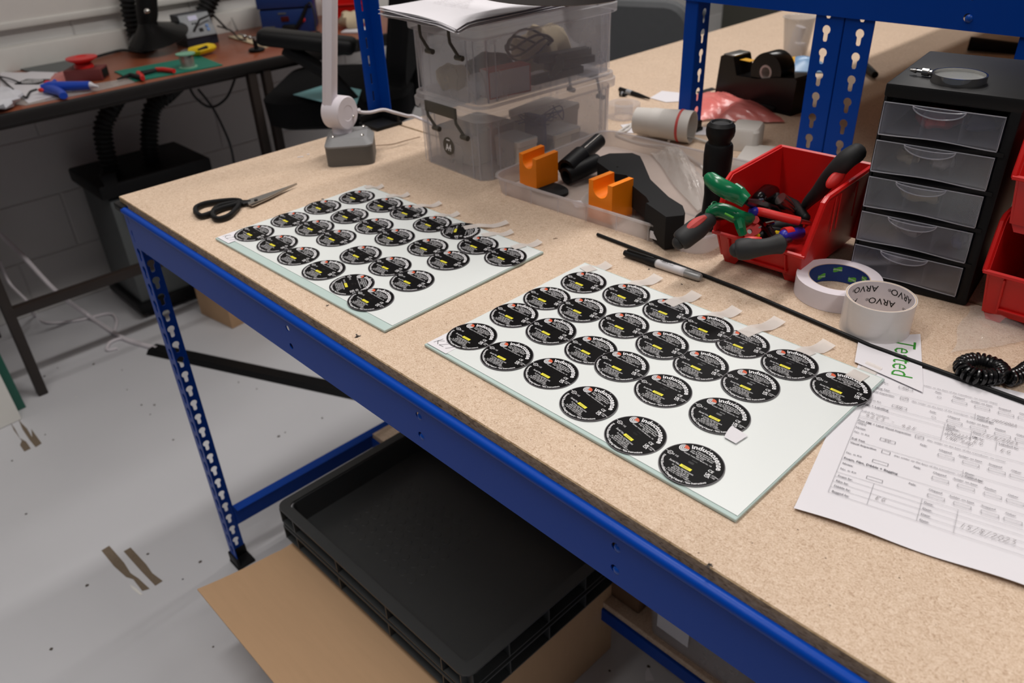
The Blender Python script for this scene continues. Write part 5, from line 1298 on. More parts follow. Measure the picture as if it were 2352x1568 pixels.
o = B().plate([(p.x, p.y) for p in q], [], 0.0004, 0.0016).obj('steel_strip', 'darksteel'); centre(tag(o, 'dark thin metal strip behind the rack upright', 'strip'))
for i, (a_, c_, lb) in enumerate((((1424, 205), (1492, 226), 'dark pen lying on the rear bench, tip at the white tag'), ((1424, 215), (1441, 218), 'black marker pen end beside the clear boxes on rear bench'))):
    p0, p1 = onz(*a_, .006), onz(*c_, .005)
    t = thing('pen', lb, 'pen', (p0.x, p0.y, 0.0))
    B().tube([p0, p0.lerp(p1, .6), p1], [.0058, .0052, .002], n=12).obj('barrel', 'blackplastic', t, world=True)
    B().tube([p0.lerp(p1, .25), p0.lerp(p1, .42)], .006, n=12).obj('band', 'panelgrey', t, world=True)
# white mains adapter and its cables
p = onz(1705, 338)
t = thing('power_adapter', 'white mains adapter block lying behind the black post', 'adapter', (p.x, p.y + .01, 0.0005), math.radians(20))
b = B(); loft(b, [ring(.058, .07, .012, 0), ring(.058, .07, .012, .036), ring(.050, .062, .010, .042)]); b.obj('adapter_body', 'offwhite', t)
p = onz(1745, 380)
o = B().box(.10, .13, .012, (0, 0, .006), bev=.004).obj('white_plate', 'offwhite'); o.location = (p.x + .0, p.y + .02, .0005); o.rotation_euler = (0, 0, .35); tag(o, 'flat white plastic plate beside the mains adapter', 'plate')
for pts, lb in (([(1418, 305, .003), (1450, 285, .003), (1440, 300, .003), (1416, 310, .003), (1470, 330, .003), (1540, 340, .006), (1600, 372, .004), (1625, 400, .003)], 'white thin cable running behind the clear bag'), ([(1535, 325, .003), (1552, 312, .010), (1580, 314, .008), (1620, 325, .004), (1660, 340, .006)], 'white cable curving in front of rack upright to adapter')):
    centre(tag(B().tube(catmull([onz(*q) for q in pts], 6), 0.0028, n=8).obj('white_cable', 'offwhite'), lb, 'cable'))
for (a_, c_, r, lb) in (((1985, 150, .012), (2010, 172, .012), .010, 'black cable end on rear bench behind the drawer tower'), ((2225, 100, .02), (2345, 112, .015), .018, 'dark tool shape lying on rear bench under the shelf')):
    o = B().tube([onz(*a_), onz(*c_)], [r, r*.8], n=12).obj('dark_tool', 'blackplastic'); centre(tag(o, lb, 'tool'))

# ------------------------------------------------------------------ brown desk by the wall
DX, DZ = -1.13, -0.070
t = thing('brown_desk', 'brown veneer desk with black edge standing along the block wall', 'desk', (DX - .28, 0.2, FLOOR))
dy0, dy1 = -1.6, 1.75
B().box(0.555, dy1 - dy0, 0.022, (DX - .2785, (dy0 + dy1)/2, DZ - .011), bev=.002).obj('desktop', 'wood', t, world=True)
B().box(0.022, dy1 - dy0, 0.036, (DX - .002, (dy0 + dy1)/2, DZ - .0185), bev=.006).obj('front_edge', 'woodedge', t, world=True)
B().box(0.03, dy1 - dy0 - .1, 0.028, (DX - .03, (dy0 + dy1)/2, DZ - .036), bev=.004).obj('front_rail', 'brownsteel', t, world=True)
for (x, y) in ((DX - .012, -0.090), (DX - .012, 0.862), (DX - .012, 0.918), (DX - .53, -0.09)):
    B().box(0.030, 0.030, DZ - .03 - FLOOR, (x, y, (DZ - .03 + FLOOR)/2), bev=.003).obj('leg', 'brownsteel', t, world=True)
q = [onx(15, 715, DX - .02), onx(275, 643, DX - .02), onx(500, 600, DX - .02)]
B().box(0.028, 1.0, 0.032, (DX - .012, 0.40, -0.652), bev=.003).obj('stretcher', 'brownsteel', t, world=True)
Z0 = DZ + .0005
def D(x, y, z=0): return onz(x, y, DZ + z)
q = [D(x, y) for x, y in ((263, 166), (310, 189), (512, 151), (458, 130))]
o = B().plate([(p.x, p.y) for p in q], [], Z0, Z0 + .003).obj('cutting_mat', 'mat_green'); centre(tag(o, 'green cutting mat on the brown desk', 'cutting mat'))
p = D(431, 158, .003)
t = thing('solder_reel', 'small reel of solder wire standing on the green cutting mat', 'reel', (p.x - .015, p.y + .01, Z0 + .0032))
B().lathe([(0, 0), (.030, 0), (.030, .003), (.012, .003), (.012, .042), (.031, .042), (.031, .045), (0, .045)], n=32).obj('spool', mat('green_spool', rgb(120, 178, 150), .4), t)
B().lathe([(.012, .003), (.0225, .003), (.0225, .042), (.012, .042)], n=32).obj('solder_wire', mat('solder_wire', rgb(190, 186, 176), .3, .7, var=.15, scale=200, stretch=(1, 1, 20)), t)
t = thing('pliers', 'black pliers with red grips lying on the green cutting mat', 'pliers', tuple(D(320, 175, .004)))
B().tube([D(270, 182, .010), D(300, 172, .012), D(325, 178, .012)], [.004, .010, .009], n=8, flat=.7).tube([D(325, 168, .012), D(360, 160, .012)], [.010, .008], n=8, flat=.7).obj('jaw', 'blackplastic', t, world=True)
B().tube([D(358, 160, .012), D(376, 160, .012), D(400, 163, .012)], [.007, .008, .007], n=10).obj('handle', 'redgrip', t, world=True)
B().tube([D(318, 168, .012), D(324, 174, .012), D(328, 180, .012)], [.008, .009, .007], n=10).obj('handle', 'redgrip', t, world=True)
# dark red reel and box
p = D(190, 187)
t = thing('dark_red_box', 'dark red oblong box on the brown desk under a red reel', 'box', (-1.345, .405, Z0), math.radians(52))
B().box(.115, .07, .036, (0, 0, .018), bev=.003).obj('box_body', mat('dark_red_card', rgb(112, 50, 48), .6), t)
B().box(.003, .05, .026, (.0575, 0, .018), bev=.001).obj('dark_end', 'blackplastic', t)
t = thing('red_reel', 'red plastic wire reel resting on the dark red box', 'reel', (-1.35, .405, Z0 + .0365))
B().lathe([(0, 0), (.03, 0), (.027, .012), (.022, .014), (.046, .026), (.047, .031), (.020, .034), (.014, .030), (0, .030)], n=32).obj('reel_body', 'red', t)
q = [D(x, y) for x, y in ((112, 190), (125, 170), (160, 165), (195, 190))]
o = crumple(q[0], q[3], q[2] + Vector((-.03, .02, 0)), q[1], .006, 31, nx=12, ny=10, z0=DZ + .0015, dome=.006).obj('pink_bag', 'pinkbag'); centre(tag(o, 'small pink bag on the brown desk behind the blue glue gun', 'bag'))
# papers, card, wire loop, grey sheet
for pts, mm, nm, cat, lb, z in ((((0, 167), (60, 168), (118, 155), (150, 172), (205, 200), (66, 238), (45, 222), (0, 215)), 'paper', 'white_sheet', 'paper', 'white paper sheets spread under the blue glue gun', .0006), (((18, 150), (90, 133), (145, 126), (188, 134), (150, 168), (60, 165)), 'greybox', 'grey_sheet', 'sheet', 'dark grey flat sheet lying against the wall on brown desk', .0020), (((25, 240), (45, 222), (300, 180), (310, 190), (200, 215), (60, 243)), 'polybag2', 'clear_film', 'film', 'clear plastic film along the front of the brown desk', .0002)):
    q = [D(x, y) for x, y in pts]
    o = B().plate([(p.x, p.y) for p in q], [], Z0 + z, Z0 + z + .001).obj(nm, mm); centre(tag(o, lb, cat))
t = thing('printed_card', 'black card with white ring pattern on the brown desk', 'card', tuple(D(75, 188, .003)), math.radians(38))
B().box(.085, .060, .002, (0, 0, .001), bev=.0004, seg=1).obj('card_body', 'blackplastic', t)
b = B()
for r in (.007, .013, .019, .025):
    for i in range(32):
        a0, a1 = 2*PI*i/32, 2*PI*(i + 1)/32
        b.add([((r - .0016)*math.cos(a0)*1.25, (r - .0016)*math.sin(a0), .0022), ((r + .0016)*math.cos(a0)*1.25, (r + .0016)*math.sin(a0), .0022), ((r + .0016)*math.cos(a1)*1.25, (r + .0016)*math.sin(a1), .0022), ((r - .0016)*math.cos(a1)*1.25, (r - .0016)*math.sin(a1), .0022)], [(0, 1, 2, 3)])
b.obj('ring_print', 'white_ink', t, smooth=False)
q = [D(-20, 165, .006), D(0, 178, .008), D(30, 205, .008), D(58, 223, .008), D(64, 219, .008), D(70, 210, .006), D(85, 205, .006)]
centre(tag(B().tube(catmull(q, 5), .003, n=8).obj('black_cable', 'blackrubber'), 'black cable end lying across the white papers', 'cable'))
q = [D(-20, 172, .010), D(20, 180, .010), D(46, 190, .006)]
centre(tag(B().tube(catmull(q, 5), .0025, n=8).obj('black_cable', 'blackrubber'), 'thin black lead running to the ring-patterned card', 'cable'))
t = thing('glue_gun', 'blue glue gun with red buttons and white nozzle lying on papers', 'glue gun', tuple(D(130, 205, .002)))
B().tube([D(96, 204, .018), D(115, 200, .020), D(150, 198, .020), D(207, 196, .018)], [.014, .019, .016, .014], n=14, flat=.9).obj('gun_body', 'gunblue', t, world=True)
B().tube([D(112, 203, .018), D(128, 208, .016), D(141, 214, .014), D(146, 220, .013)], [.017, .016, .013, .012], n=12, flat=.8).tube([D(120, 194, .022), D(126, 186, .026)], [.008, .006], n=8).obj('gun_grip', 'gunblue', t, world=True)
B().tube([D(207, 196, .018), D(212, 197, .018), D(226, 199, .017)], [.011, .008, .002], n=12).obj('nozzle', 'paper', t, world=True)
B().ball(.010, D(109, 190, .030), n=12, sc3=(1.3, 1.1, .7)).obj('red_button', 'redgrip', t, world=True)
B().ball(.008, D(94, 207, .026), n=12, sc3=(1.3, 1, .8)).obj('red_button', 'redgrip', t, world=True)
b = B().ball(1, n=22); rnd = random.Random(2)
b.v = [(v[0]*.13*(1 + .12*math.sin(9*v[1] + 4*v[2])), v[1]*.10*(1 + .1*math.sin(11*v[0])), max(v[2], -.6)*.022*(1 + .35*math.sin(13*v[0] + 7*v[1]))) for v in b.v]
o = b.obj('crumpled_tissue', 'foil'); o.location = (-1.255, .075, Z0 + .0185); tag(o, 'crumpled white tissue heap at the front of brown desk', 'tissue')
# fume extraction arm: hose, joint, hood
t = thing('extraction_hose', 'black flexible fume extraction arm with dark hood above the brown desk', 'extraction arm', (-1.60, .70, Z0))
def hose(b, pts, r, rib=.0045, per=.016, n=16):
    pts = catmull(pts, 10); L_ = [0]
    for a_, c2 in zip(pts, pts[1:]): L_.append(L_[-1] + (c2 - a_).length)
    k = int(L_[-1]/per)*4; out = []; rs = []
    j = 0
    for i in range(k + 1):
        s = L_[-1]*i/k
        while j < len(L_) - 2 and L_[j + 1] < s: j += 1
        f = (s - L_[j])/max(1e-9, L_[j + 1] - L_[j]); out.append(pts[j].lerp(pts[j + 1], f)); rs.append(r + (rib if i % 4 in (1, 2) else -rib*.4))
    return b.tube(out, rs, n=n)
hose(B(), [onx(318, 100, -1.66) + Vector((0, 0, -.02)), onx(308, 70, -1.66), onx(298, 30, -1.66), onx(293, -10, -1.66), onx(296, -60, -1.66)], .025).obj('hose', 'hose', t, world=True)
j0 = onx(338, 45, -1.56)
B().tube([onx(335, -20, -1.56), onx(338, 30, -1.56), onx(338, 62, -1.56)], [.036, .036, .030], n=20).obj('swivel_joint', 'blackplastic', t, world=True)
B().ball(.010, onx(338, 26, -1.50), n=12).obj('joint_screw', 'chrome', t, world=True)
cr_ = Vector((-1.53, .735, -.012)); jp = onx(338, 52, -1.555)
lp = []
for k, (rx_, ry_, f) in enumerate(((.030, .030, 0), (.050, .060, .45), (.080, .104, .92), (.084, .108, 1.0), (.078, .102, 1.0), (.026, .026, .1))):
    c_ = jp.lerp(cr_, f)
    lp.append([(c_.x + rx_*math.cos(2*PI*i/24), c_.y + ry_*math.sin(2*PI*i/24), c_.z + f*(.022*math.sin(2*PI*i/24) - .022*math.cos(2*PI*i/24))) for i in range(24)])
loft(B(), lp, True, True) if False else None
b = B(); loft(b, lp, True, True); b.obj('hood', 'blackgloss', t, world=True)
B().cyl(.05, .012, (-1.66, .715, Z0), n=28, bev=.003).obj('arm_foot', 'blackplastic', t, world=True)
t = thing('extraction_hose', 'second black fume extraction hose behind the soldering station', 'extraction arm', (-1.69, 1.0, Z0))
hose(B(), [onx(462, 80, -1.665), onx(462, 50, -1.665), onx(478, 10, -1.665), onx(500, -40, -1.665)], .030).obj('hose', 'hose', t, world=True)
# soldering station
s_ = [onx(430, 104, -1.52), onx(508, 92, -1.52)]
sy = (s_[0].y + s_[1].y)/2
t = thing('soldering_station', 'grey soldering station with display and buttons on the brown desk', 'soldering station', (-1.58, sy, Z0), math.radians(0))
mS = frame((.048, 0, 0), (0, 1, 0), (-.35, 0, 1))
loft(B(), [ring(.1, .1, .01, 0)]*2) if False else None
b = B().plate([(-.05, 0), (.052, 0), (.052, .03), (.010, .105), (-.05, .105)], [], -.060, .060, frame((0, 0, 0), (1, 0, 0), (0, 0, 1)))
b.obj('station_case', 'stationcase', t, ang=.4)
mP = frame((.031, 0, .0675), (0, 1, 0), (-.042, 0, .075))
B().box(.116, .086, .004, (0, 0, .003), mP, bev=.003).obj('front_panel', 'panelgrey', t)
B().box(.034, .017, .002, (-.008, .026, .0055), mP).obj('display', 'lcd', t)
for i in range(3): B().box(.007, .006, .003, (-.016 + .01*i, .006, .0055), mP, bev=.001).obj('key', 'blackplastic', t)
for i in range(2): B().cyl(.006, .003, (.033, -.008 - .014*i, .005), mP, n=14).obj('key', mat('blue_key', rgb(90, 130, 190), .4) if i == 0 else bpy.data.materials['blue_key'], t)
B().box(.016, .014, .004, (.006, -.020, .0055), mP, bev=.002).obj('knob', 'blackplastic', t)
B().tube([mP @ Vector((-.022, -.020, .004)), mP @ Vector((-.022, -.018, .022)), mP @ Vector((0, .004, .04)), mP @ Vector((.06, .02, .03)), mP @ Vector((.11, -.03, -.01))], .004, n=8).obj('lead', 'blackrubber', t)
t = thing('cutter_knife', 'yellow handheld cutter lying in front of the soldering station', 'cutter', tuple(D(455, 125, .002)))
B().tube([D(437, 119, .018), D(452, 117, .020), D(480, 110, .019), D(487, 108, .018)], [.020, .025, .024, .018], n=12, flat=.7).obj('cutter_body', 'yellow', t, world=True)
B().tube([D(456, 114, .036), D(474, 108, .036)], [.005, .008], n=8, flat=.7).obj('grip', 'blackplastic', t, world=True)
B().tube([D(414, 119, .014), D(428, 118, .014), D(437, 120, .014)], [.004, .009, .010], n=10).obj('steel_nose', 'steel', t, world=True)
for pts, lb in (([D(345, 100, .006), D(352, 112, .006), D(330, 120, .006), D(285, 115, .006), D(250, 122, .006), D(205, 135, .006), D(190, 138, .006), D(195, 130, .006), D(225, 115, .006), D(260, 100, .006), D(300, 92, .012)], 'black looped cable on the brown desk below the fume arm'), ([onx(500, 60, -1.48), D(530, 70, .03), D(548, 88, .02), D(566, 92, .01)], 'thin dark lead curving towards the helping hand')):
    centre(tag(B().tube(catmull(pts, 6), .0045 if len(pts) > 5 else .003, n=8).obj('black_cable', 'blackrubber'), lb, 'cable'))
p = D(590, 118)
t = thing('helping_hand', 'small helping-hand stand with metal clips on the brown desk', 'stand', (p.x, p.y, Z0))
B().cyl(.028, .010, n=28, bev=.003).cyl(.008, .04, (0, 0, .009), n=14).obj('stand_base', 'blackplastic', t)
B().tube([D(550, 78, .055), D(575, 88, .055), D(605, 84, .055)], .003, n=8).ball(.008, D(562, 84, .058), n=10).ball(.007, D(574, 86, .056), n=10).tube([D(585, 92, .050), D(602, 84, .058)], [.003, .009], n=8).tube([D(602, 84, .058), D(606, 76, .064)], [.007, .002], n=8).tube([D(532, 42, .05), D(545, 70, .05)], [.003, .004], n=8).obj('clip_arm', 'steel', t, world=True)
q = [D(x, y) for x, y in ((524, 86), (560, 82), (622, 106), (610, 112))]
o = B().plate([(p.x, p.y) for p in q], [], Z0 + .0002, Z0 + .004).obj('wooden_ruler', 'bagwhite'); centre(tag(o, 'pale flat ruler lying behind the helping hand', 'ruler'))
# blue power supply
a_, c_ = D(605, 80), D(725, 72)
bw_ = (c_ - a_); rz = math.atan2(bw_.y, bw_.x)
t = thing('blue_power_unit', 'blue two-tier power unit with black lead on the brown desk', 'power unit', tuple(a_ + Vector((0, 0, .0005))), rz)
wv = bw_.length
B().box(wv, .19, .085, (wv/2, .095, .0425), bev=.003).obj('lower_case', 'navy', t)
B().box(wv - .006, .18, .006, (wv/2, .095, .088)).obj('gap', 'blackplastic', t)
B().box(wv + .012, .20, .052, (wv/2, .097, .117), bev=.003).obj('upper_case', 'navy', t)
B().box(.03, .004, .018, (wv*.46, -.001, .052), bev=.001).obj('rocker_switch', mat('dark_red_switch', rgb(70, 14, 16), .3), t)
B().ball(.009, (wv*.80, -.002, .045), n=12).obj('indicator', 'redgrip', t)
B().box(.05, .03, .03, (wv*.52, -.014, .018), bev=.006).tube([(wv*.62, -.014, .012), (wv*.78, -.016, .05), (wv*.92, -.010, .098)], [.008, .008, .006], n=10).obj('iron_holder', 'blackplastic', t)
B().tube(catmull([(wv*.92, -.010, .098), (wv*1.0, -.02, .105), (wv*1.04, -.03, .06), (wv*1.03, -.04, .01), (wv*1.1, -.06, .006)], 6), .0035, n=8).obj('lead', 'blackrubber', t)
B().box(.035, .002, .012, (wv*.16, -.001, .022)).box(.03, .002, .006, (wv*.42, -.001, .072)).obj('label_plate', 'greybox', t)
a_ = D(722, 82)
red_bin('parts_bin', 'red plastic bin on the brown desk beside the blue power unit', (-1.49, 1.40, Z0), math.radians(55), .17, .15, .13, .07)
blob('cloth_bag', 'cream cloth bundle beside the blue power unit on brown desk', 'cloth', 'bagwhite', (-1.315, 1.41, Z0), (.06, .05, .035), 41)
p = D(745, 80); o = B().box(.12, .10, .006, (0, 0, .003), bev=.001).obj('white_board', 'paper'); o.location = (-1.25, 1.40, Z0); o.rotation_euler = (0, 0, .6); tag(o, 'white flat board lying beside the blue power unit', 'board')

# ------------------------------------------------------------------ under the brown desk
t = thing('fume_extractor', 'grey fume extractor cabinet with black lid and two ribbed hoses', 'fume extractor', (-1.55, .55, FLOOR))
FX0, FX1, FY0, FY1, FT = -1.66, -1.38, .36, .72, -.47
B().box(FX1 - FX0, FY1 - FY0, FT - FLOOR - .05, ((FX0 + FX1)/2, (FY0 + FY1)/2, (FT + FLOOR)/2 + .012), bev=.006).obj('cabinet', 'greybox', t, world=True)
B().box(FX1 - FX0 + .03, FY1 - FY0 + .05, .05, ((FX0 + FX1)/2, (FY0 + FY1)/2, FT + .02), bev=.008).obj('lid', 'blackplastic', t, world=True)
B().box(.02, .12, .07, (FX1 + .016, FY0 + .10, FT - .06), bev=.004).obj('latch', 'blackplastic', t, world=True)
B().box(.03, .05, .05, (FX1, FY0 + .02, FT + .06), bev=.006).obj('hose_clip', 'blackplastic', t, world=True)
B().box(FX1 - FX0 + .04, FY1 - FY0 + .04, .045, ((FX0 + FX1)/2, (FY0 + FY1)/2, FLOOR + .045), bev=.01).obj('plinth', 'blackplastic', t, world=True)
for y in (FY0 + .03, FY1 - .03): B().cyl(.022, .02, (0, 0, -.01), XF((FX1 - .02, y, FLOOR + .0225), 0, PI/2), n=16).obj('castor', 'blackrubber', t, world=True)
hose(B(), [onx(256, 405, -1.48) + Vector((0, 0, -.05)), onx(246, 360, -1.48), onx(236, 300, -1.48), onx(248, 262, -1.48), onx(262, 235, -1.5), onx(290, 190, -1.54)], .028).obj('hose', 'hose', t, world=True)
hose(B(), [onx(352, 385, -1.5) + Vector((0, 0, -.05)), onx(344, 345, -1.5), onx(344, 290, -1.5), onx(352, 245, -1.5), onx(380, 218, -1.5), onx(410, 190, -1.56)], .028).obj('hose', 'hose', t, world=True)
for pts, lb in (([onx(430, 190, -1.3), onx(450, 225, -1.3), onx(485, 246, -1.3), onx(520, 225, -1.3), onx(540, 180, -1.3)], 'black cable loop hanging under the brown desk'), ([onx(455, 205, -1.35), onx(490, 250, -1.35), onx(520, 310, -1.35), onx(533, 350, -1.35), onx(540, 400, -1.35), onx(545, 480, -1.36)], 'black cable dropping towards the floor under brown desk')):
    centre(tag(B().tube(catmull(pts, 6), .0045, n=8).obj('hanging_cable', 'blackrubber'), lb, 'cable'))
def F(x, y, z=0): return onz(x, y, FLOOR + z)
for pts, lb in (([onx(-20, 520, -1.62), onx(45, 580, -1.58), onx(128, 668, -1.45), F(200, 722, .02), F(280, 775, .006), F(340, 795, .006), F(360, 800, .008)], 'thicker white cable trailing from the wall to the floor cover'), ([onx(0, 600, -1.62), onx(22, 650, -1.60), onx(65, 695, -1.5), F(80, 725, .006), F(110, 741, .006), F(180, 735, .006), F(250, 720, .006), F(268, 735, .006), F(265, 765, .006), F(300, 782, .006), F(355, 799, .008)], 'thinner white cable looping on the floor'), ([F(360, 801, .006), F(290, 778, .006), F(255, 785, .006), F(246, 803, .006), F(270, 800, .005)], 'short white cable curl beside the floor cover')):
    centre(tag(B().tube(catmull(pts, 6), .0085 if 'thicker' in lb else .0055, n=8).obj('white_cable', 'cablewhite'), lb, 'cable'))
# cable cover strip on the floor
a_, c_ = F(352, 803), F(790, 897)
d = c_ - a_; L_ = d.length
o = B().plate([(-.035, 0), (-.020, .014), (.020, .014), (.035, 0)], [], 0, 1.35, frame((0, 0, 0), (0, 1, 0), (0, 0, 1))).obj('cable_cover', 'blackplastic')
o.location = (a_.x, a_.y, FLOOR + .0003); o.rotation_euler = (0, 0, math.atan2(d.y, d.x) + (0 if True else PI))
tag(o, 'black rubber cable cover strip running across the floor', 'cable cover')
# cardboard box behind the bench leg
t = thing('cardboard_box', 'brown cardboard box on the floor behind the front bench leg', 'box', (-1.17, .66, FLOOR), math.radians(8))
B().box(.20, .26, .24, (0, 0, .12), bev=.003).obj('box_body', 'card', t)
B().box(.05, .262, .0005, (0, 0, .2405)).obj('tape_band', 'cardboardcore', t)
# sheets leaning at the frame edge
for i, (dx, mm, lb) in enumerate(((0, 'trim', 'pale thin board leaning against the brown desk, foremost'), (-.012, 'cardboardcore', 'brown thin board leaning against the brown desk, behind pale board'), (-.045, 'greensheet', 'dark green glass sheet leaning against the brown desk leg'), (-.058, 'greensheet', 'green edged glass sheet leaning against desk leg, rearmost'))):
    p = F(50, 962) if i < 2 else F(60, 935)
    o = B().box(.004 if i != 1 else .006, .62, .60, (0, -.31, .30), bev=.0006, seg=1).obj('leaning_sheet', mm)
    o.location = (p.x + (dx if i < 2 else dx + .045), p.y, FLOOR + .001); o.rotation_euler = (0, math.radians(-9 - .6*i), math.radians(4)); tag(o, lb, 'board')
# adhesive residue and specks on the floor paint
def flat(pts, m_, nm, lb, cat, h=.0006):
    q = [F(x, y) for x, y in pts]
    return centre(tag(B().plate([(p.x, p.y) for p in q], [], FLOOR + .0002, FLOOR + h).obj(nm, m_, smooth=False), lb, cat))
flat(((233, 1264), (251, 1253), (285, 1292), (300, 1316), (318, 1328), (344, 1352), (327, 1357), (306, 1330), (290, 1325), (262, 1300)), 'stain', 'tape_residue', 'brown tape residue strip on the floor near bench foot, leaner one with a hole', 'residue')
flat(((284, 1266), (300, 1257), (336, 1296), (350, 1316), (374, 1334), (357, 1345), (325, 1312)), 'stain', 'tape_residue', 'brown tape residue strip on the floor near bench foot, wider one', 'residue')
flat(((24, 970), (34, 984), (46, 1006), (60, 1014), (71, 1030), (56, 1037), (46, 1022), (50, 1012), (32, 988)), 'stain', 'tape_residue', 'brown tape residue beside the leaning boards, outer strip', 'residue')
flat(((42, 962), (50, 972), (62, 984), (74, 1004), (72, 985), (80, 996), (96, 1018), (82, 1027), (68, 1010), (52, 986)), 'stain', 'tape_residue', 'brown tape residue beside the leaning boards, inner strip', 'residue')
flat(((298, 1342), (312, 1350), (328, 1365), (322, 1366), (304, 1352)), 'trim', 'paint_flake', 'pale scraped sliver beside the tape residue', 'mark')
flat(((425, 1105), (452, 1092), (454, 1095), (428, 1109)), 'speck', 'scuff', 'thin dark scuff on the floor behind the bench leg', 'mark') if False else None
spots = [(102, 864), (132, 845), (215, 836), (104, 998), (345, 952), (325, 930), (355, 930), (292, 895), (280, 850), (398, 1010), (340, 1272), (28, 1058), (548, 878), (590, 893), (420, 1330), (200, 1345), (175, 912), (60, 1180), (490, 1485), (740, 960), (640, 1002), (655, 993), (460, 1290), (118, 1490), (1490, 1530), (1400, 1540)]
leg_p = F(540, 1278)
rank = sorted(range(len(spots)), key=lambda i: (F(*spots[i]) - leg_p).length)
ORD = 'nearest,second,third,fourth,fifth,sixth,seventh,eighth,ninth,tenth,eleventh,twelfth,thirteenth,fourteenth,fifteenth,sixteenth,seventeenth,eighteenth,nineteenth,twentieth,twenty-first,twenty-second,twenty-third,twenty-fourth,twenty-fifth,furthest'.split(',')
for i, (x, y) in enumerate(spots):
    rnd = random.Random(i); p = F(x, y)
    r = rnd.uniform(.0018, .0045)
    pl = [(p.x + r*rnd.uniform(.6, 1.2)*math.cos(a*PI/4), p.y + r*rnd.uniform(.6, 1.2)*math.sin(a*PI/4)) for a in range(8)]
    o = B().plate(pl, [], FLOOR + .0002, FLOOR + .0012).obj('floor_crumb', 'speck' if i != 16 else 'trim', smooth=False)
    k = rank.index(i)
    centre(tag(o, ('tiny %s crumb on the floor, %s to the blue bench leg foot' % ('white' if i == 16 else 'dark', ORD[k] if k in (0, 25) else ORD[k] + ' nearest')).replace('furthest to', 'furthest from'), 'crumb', 'crumbs scattered on the floor'))

# ------------------------------------------------------------------ under the front bench
BX0, BX1, BY0, BY1, BZ = .262, .826, .060, .455, -.752
t = thing('cardboard_box', 'large open brown cardboard box under the bench, black trays on top', 'box', ((BX0 + BX1)/2, (BY0 + BY1)/2, FLOOR))
cx, cy = (BX0 + BX1)/2, (BY0 + BY1)/2; sx, sy, h = BX1 - BX0, BY1 - BY0, BZ - FLOOR
b = B()
for (w_, d, x, y) in ((sx, .004, cx, BY0 + .002), (sx, .004, cx, BY1 - .002), (.004, sy - .008, BX0 + .002, cy), (.004, sy - .008, BX1 - .002, cy)):
    b.box(w_, d, h, (x, y, FLOOR + h/2 + .0003))
b.box(sx - .01, sy - .01, .004, (cx, cy, FLOOR + .0025))
b.obj('box_wall', 'card', t, world=True, smooth=False)
P_ = [onz(485, 1362, -.765), onz(650, 1250, -.752)]
fl_len = .215
def flap(name, o, xdir, ydir, w_, l_, droop):
    m_ = frame(o, xdir, ydir)
    b = B().grid(10, 12, lambda u, v: ((u*w_ - (0.010 if v > .2 else 0)*(1 - 2*u)*v, v*l_, -droop*v*v + .0012*math.sin(u*11)*v)), m_, thick=.004)
    return b.obj(name, ['card'], t, world=True)
flap('flap', (BX0, BY0, BZ + .004), (1, 0, 0), (0, -1, 0.0), sx, fl_len, .020)
o = flap('flap', (BX1, BY1, BZ - .001), (-1, 0, 0), (0, .3, -1), sx, .06, .0)
b = B()
for k in (.36, .70):
    b.box(.0015, fl_len*.9, .0004, (BX0 + sx*k, BY0 - fl_len*.47, BZ - .0015), Matrix.Identity(4))
def deep_tray(label, z0, first):
    t = thing('stacking_tray', label, 'tray', (.545, .247, z0), math.radians(.6), 'dark grey stacking trays under the bench')
    W2, D2, H2 = .600, .400, .062
    b = B(); shell(b, W2 - .048, D2 - .048, W2 - .040, D2 - .040, .018, 0.0, H2 - .003, .003)
    b.obj('tray_pan', 'traydark', t)
    b = B(); ro, ri = rrect(W2, D2, .022), rrect(W2 - .040, D2 - .040, .012)
    b.plate(ro, [ri], H2 - .004, H2)
    b.plate(rrect(W2 - .002, D2 - .002, .021), [rrect(W2 - .044, D2 - .044, .016)], H2 - .040, H2 - .037)
    b.obj('rim', 'traydark', t, smooth=False)
    for s in (-1, 1):
        for x in (-.285, -.235, -.08, .08, .235, .285): B().box(.003, .022, .036, (x, s*(D2/2 - .0115), H2 - .0215)).obj('rib', 'traydark', t, smooth=False)
        for y in (-.185, -.10, 0, .10, .185): B().box(.022, .003, .036, (s*(W2/2 - .0115), y, H2 - .0215)).obj('rib', 'traydark', t, smooth=False)
    b = B()
    if first:
        for i in range(9):
            for j in range(7): b.lathe([(0, .0006), (.0085, .0005), (.0092, 0)], Matrix.Translation((-.20 + i*.028, -.10 + j*.028, .0031)), n=10)
        o = b.obj('floor_dimple', 'traydark', t); o['kind'] = 'stuff'
    return t
deep_tray('dark grey stacking tray under the bench, upper of the two', -.6965, True)
deep_tray('dark grey stacking tray under the bench, lower of the two', -.744, False)
# things on the lower shelf
ZS = -.785
o = B().box(.10, .13, .16, (0, 0, .08), bev=.003).obj('brown_box', mat('dark_brown_card', rgb(110, 82, 58), .8)); o.location = (.845, .515, ZS + .0003); tag(o, 'brown box standing on the lower shelf beside clear tub', 'box')
t = thing('clear_tub', 'clear plastic tub with white label on the lower shelf', 'tub', (1.04, .50, ZS + .0003))
b = B(); shell(b, .22, .13, .23, .14, .02, 0, .12, .002); b.obj('tub_body', 'boxclear', t)
B().box(.07, .001, .045, (-.05, -.072, .062)).obj('label_card', 'paper', t)
t = thing('clear_tub', 'second clear tub further along the lower shelf', 'tub', (1.32, .50, ZS + .0003))
b = B(); shell(b, .22, .13, .23, .14, .02, 0, .12, .002); b.obj('tub_body', 'boxclear', t)
flat(((1482, 1545), (1488, 1530), (1503, 1563), (1483, 1565)), 'paper', 'paper_scrap', 'white paper scrap on the floor under the lower shelf', 'scrap')

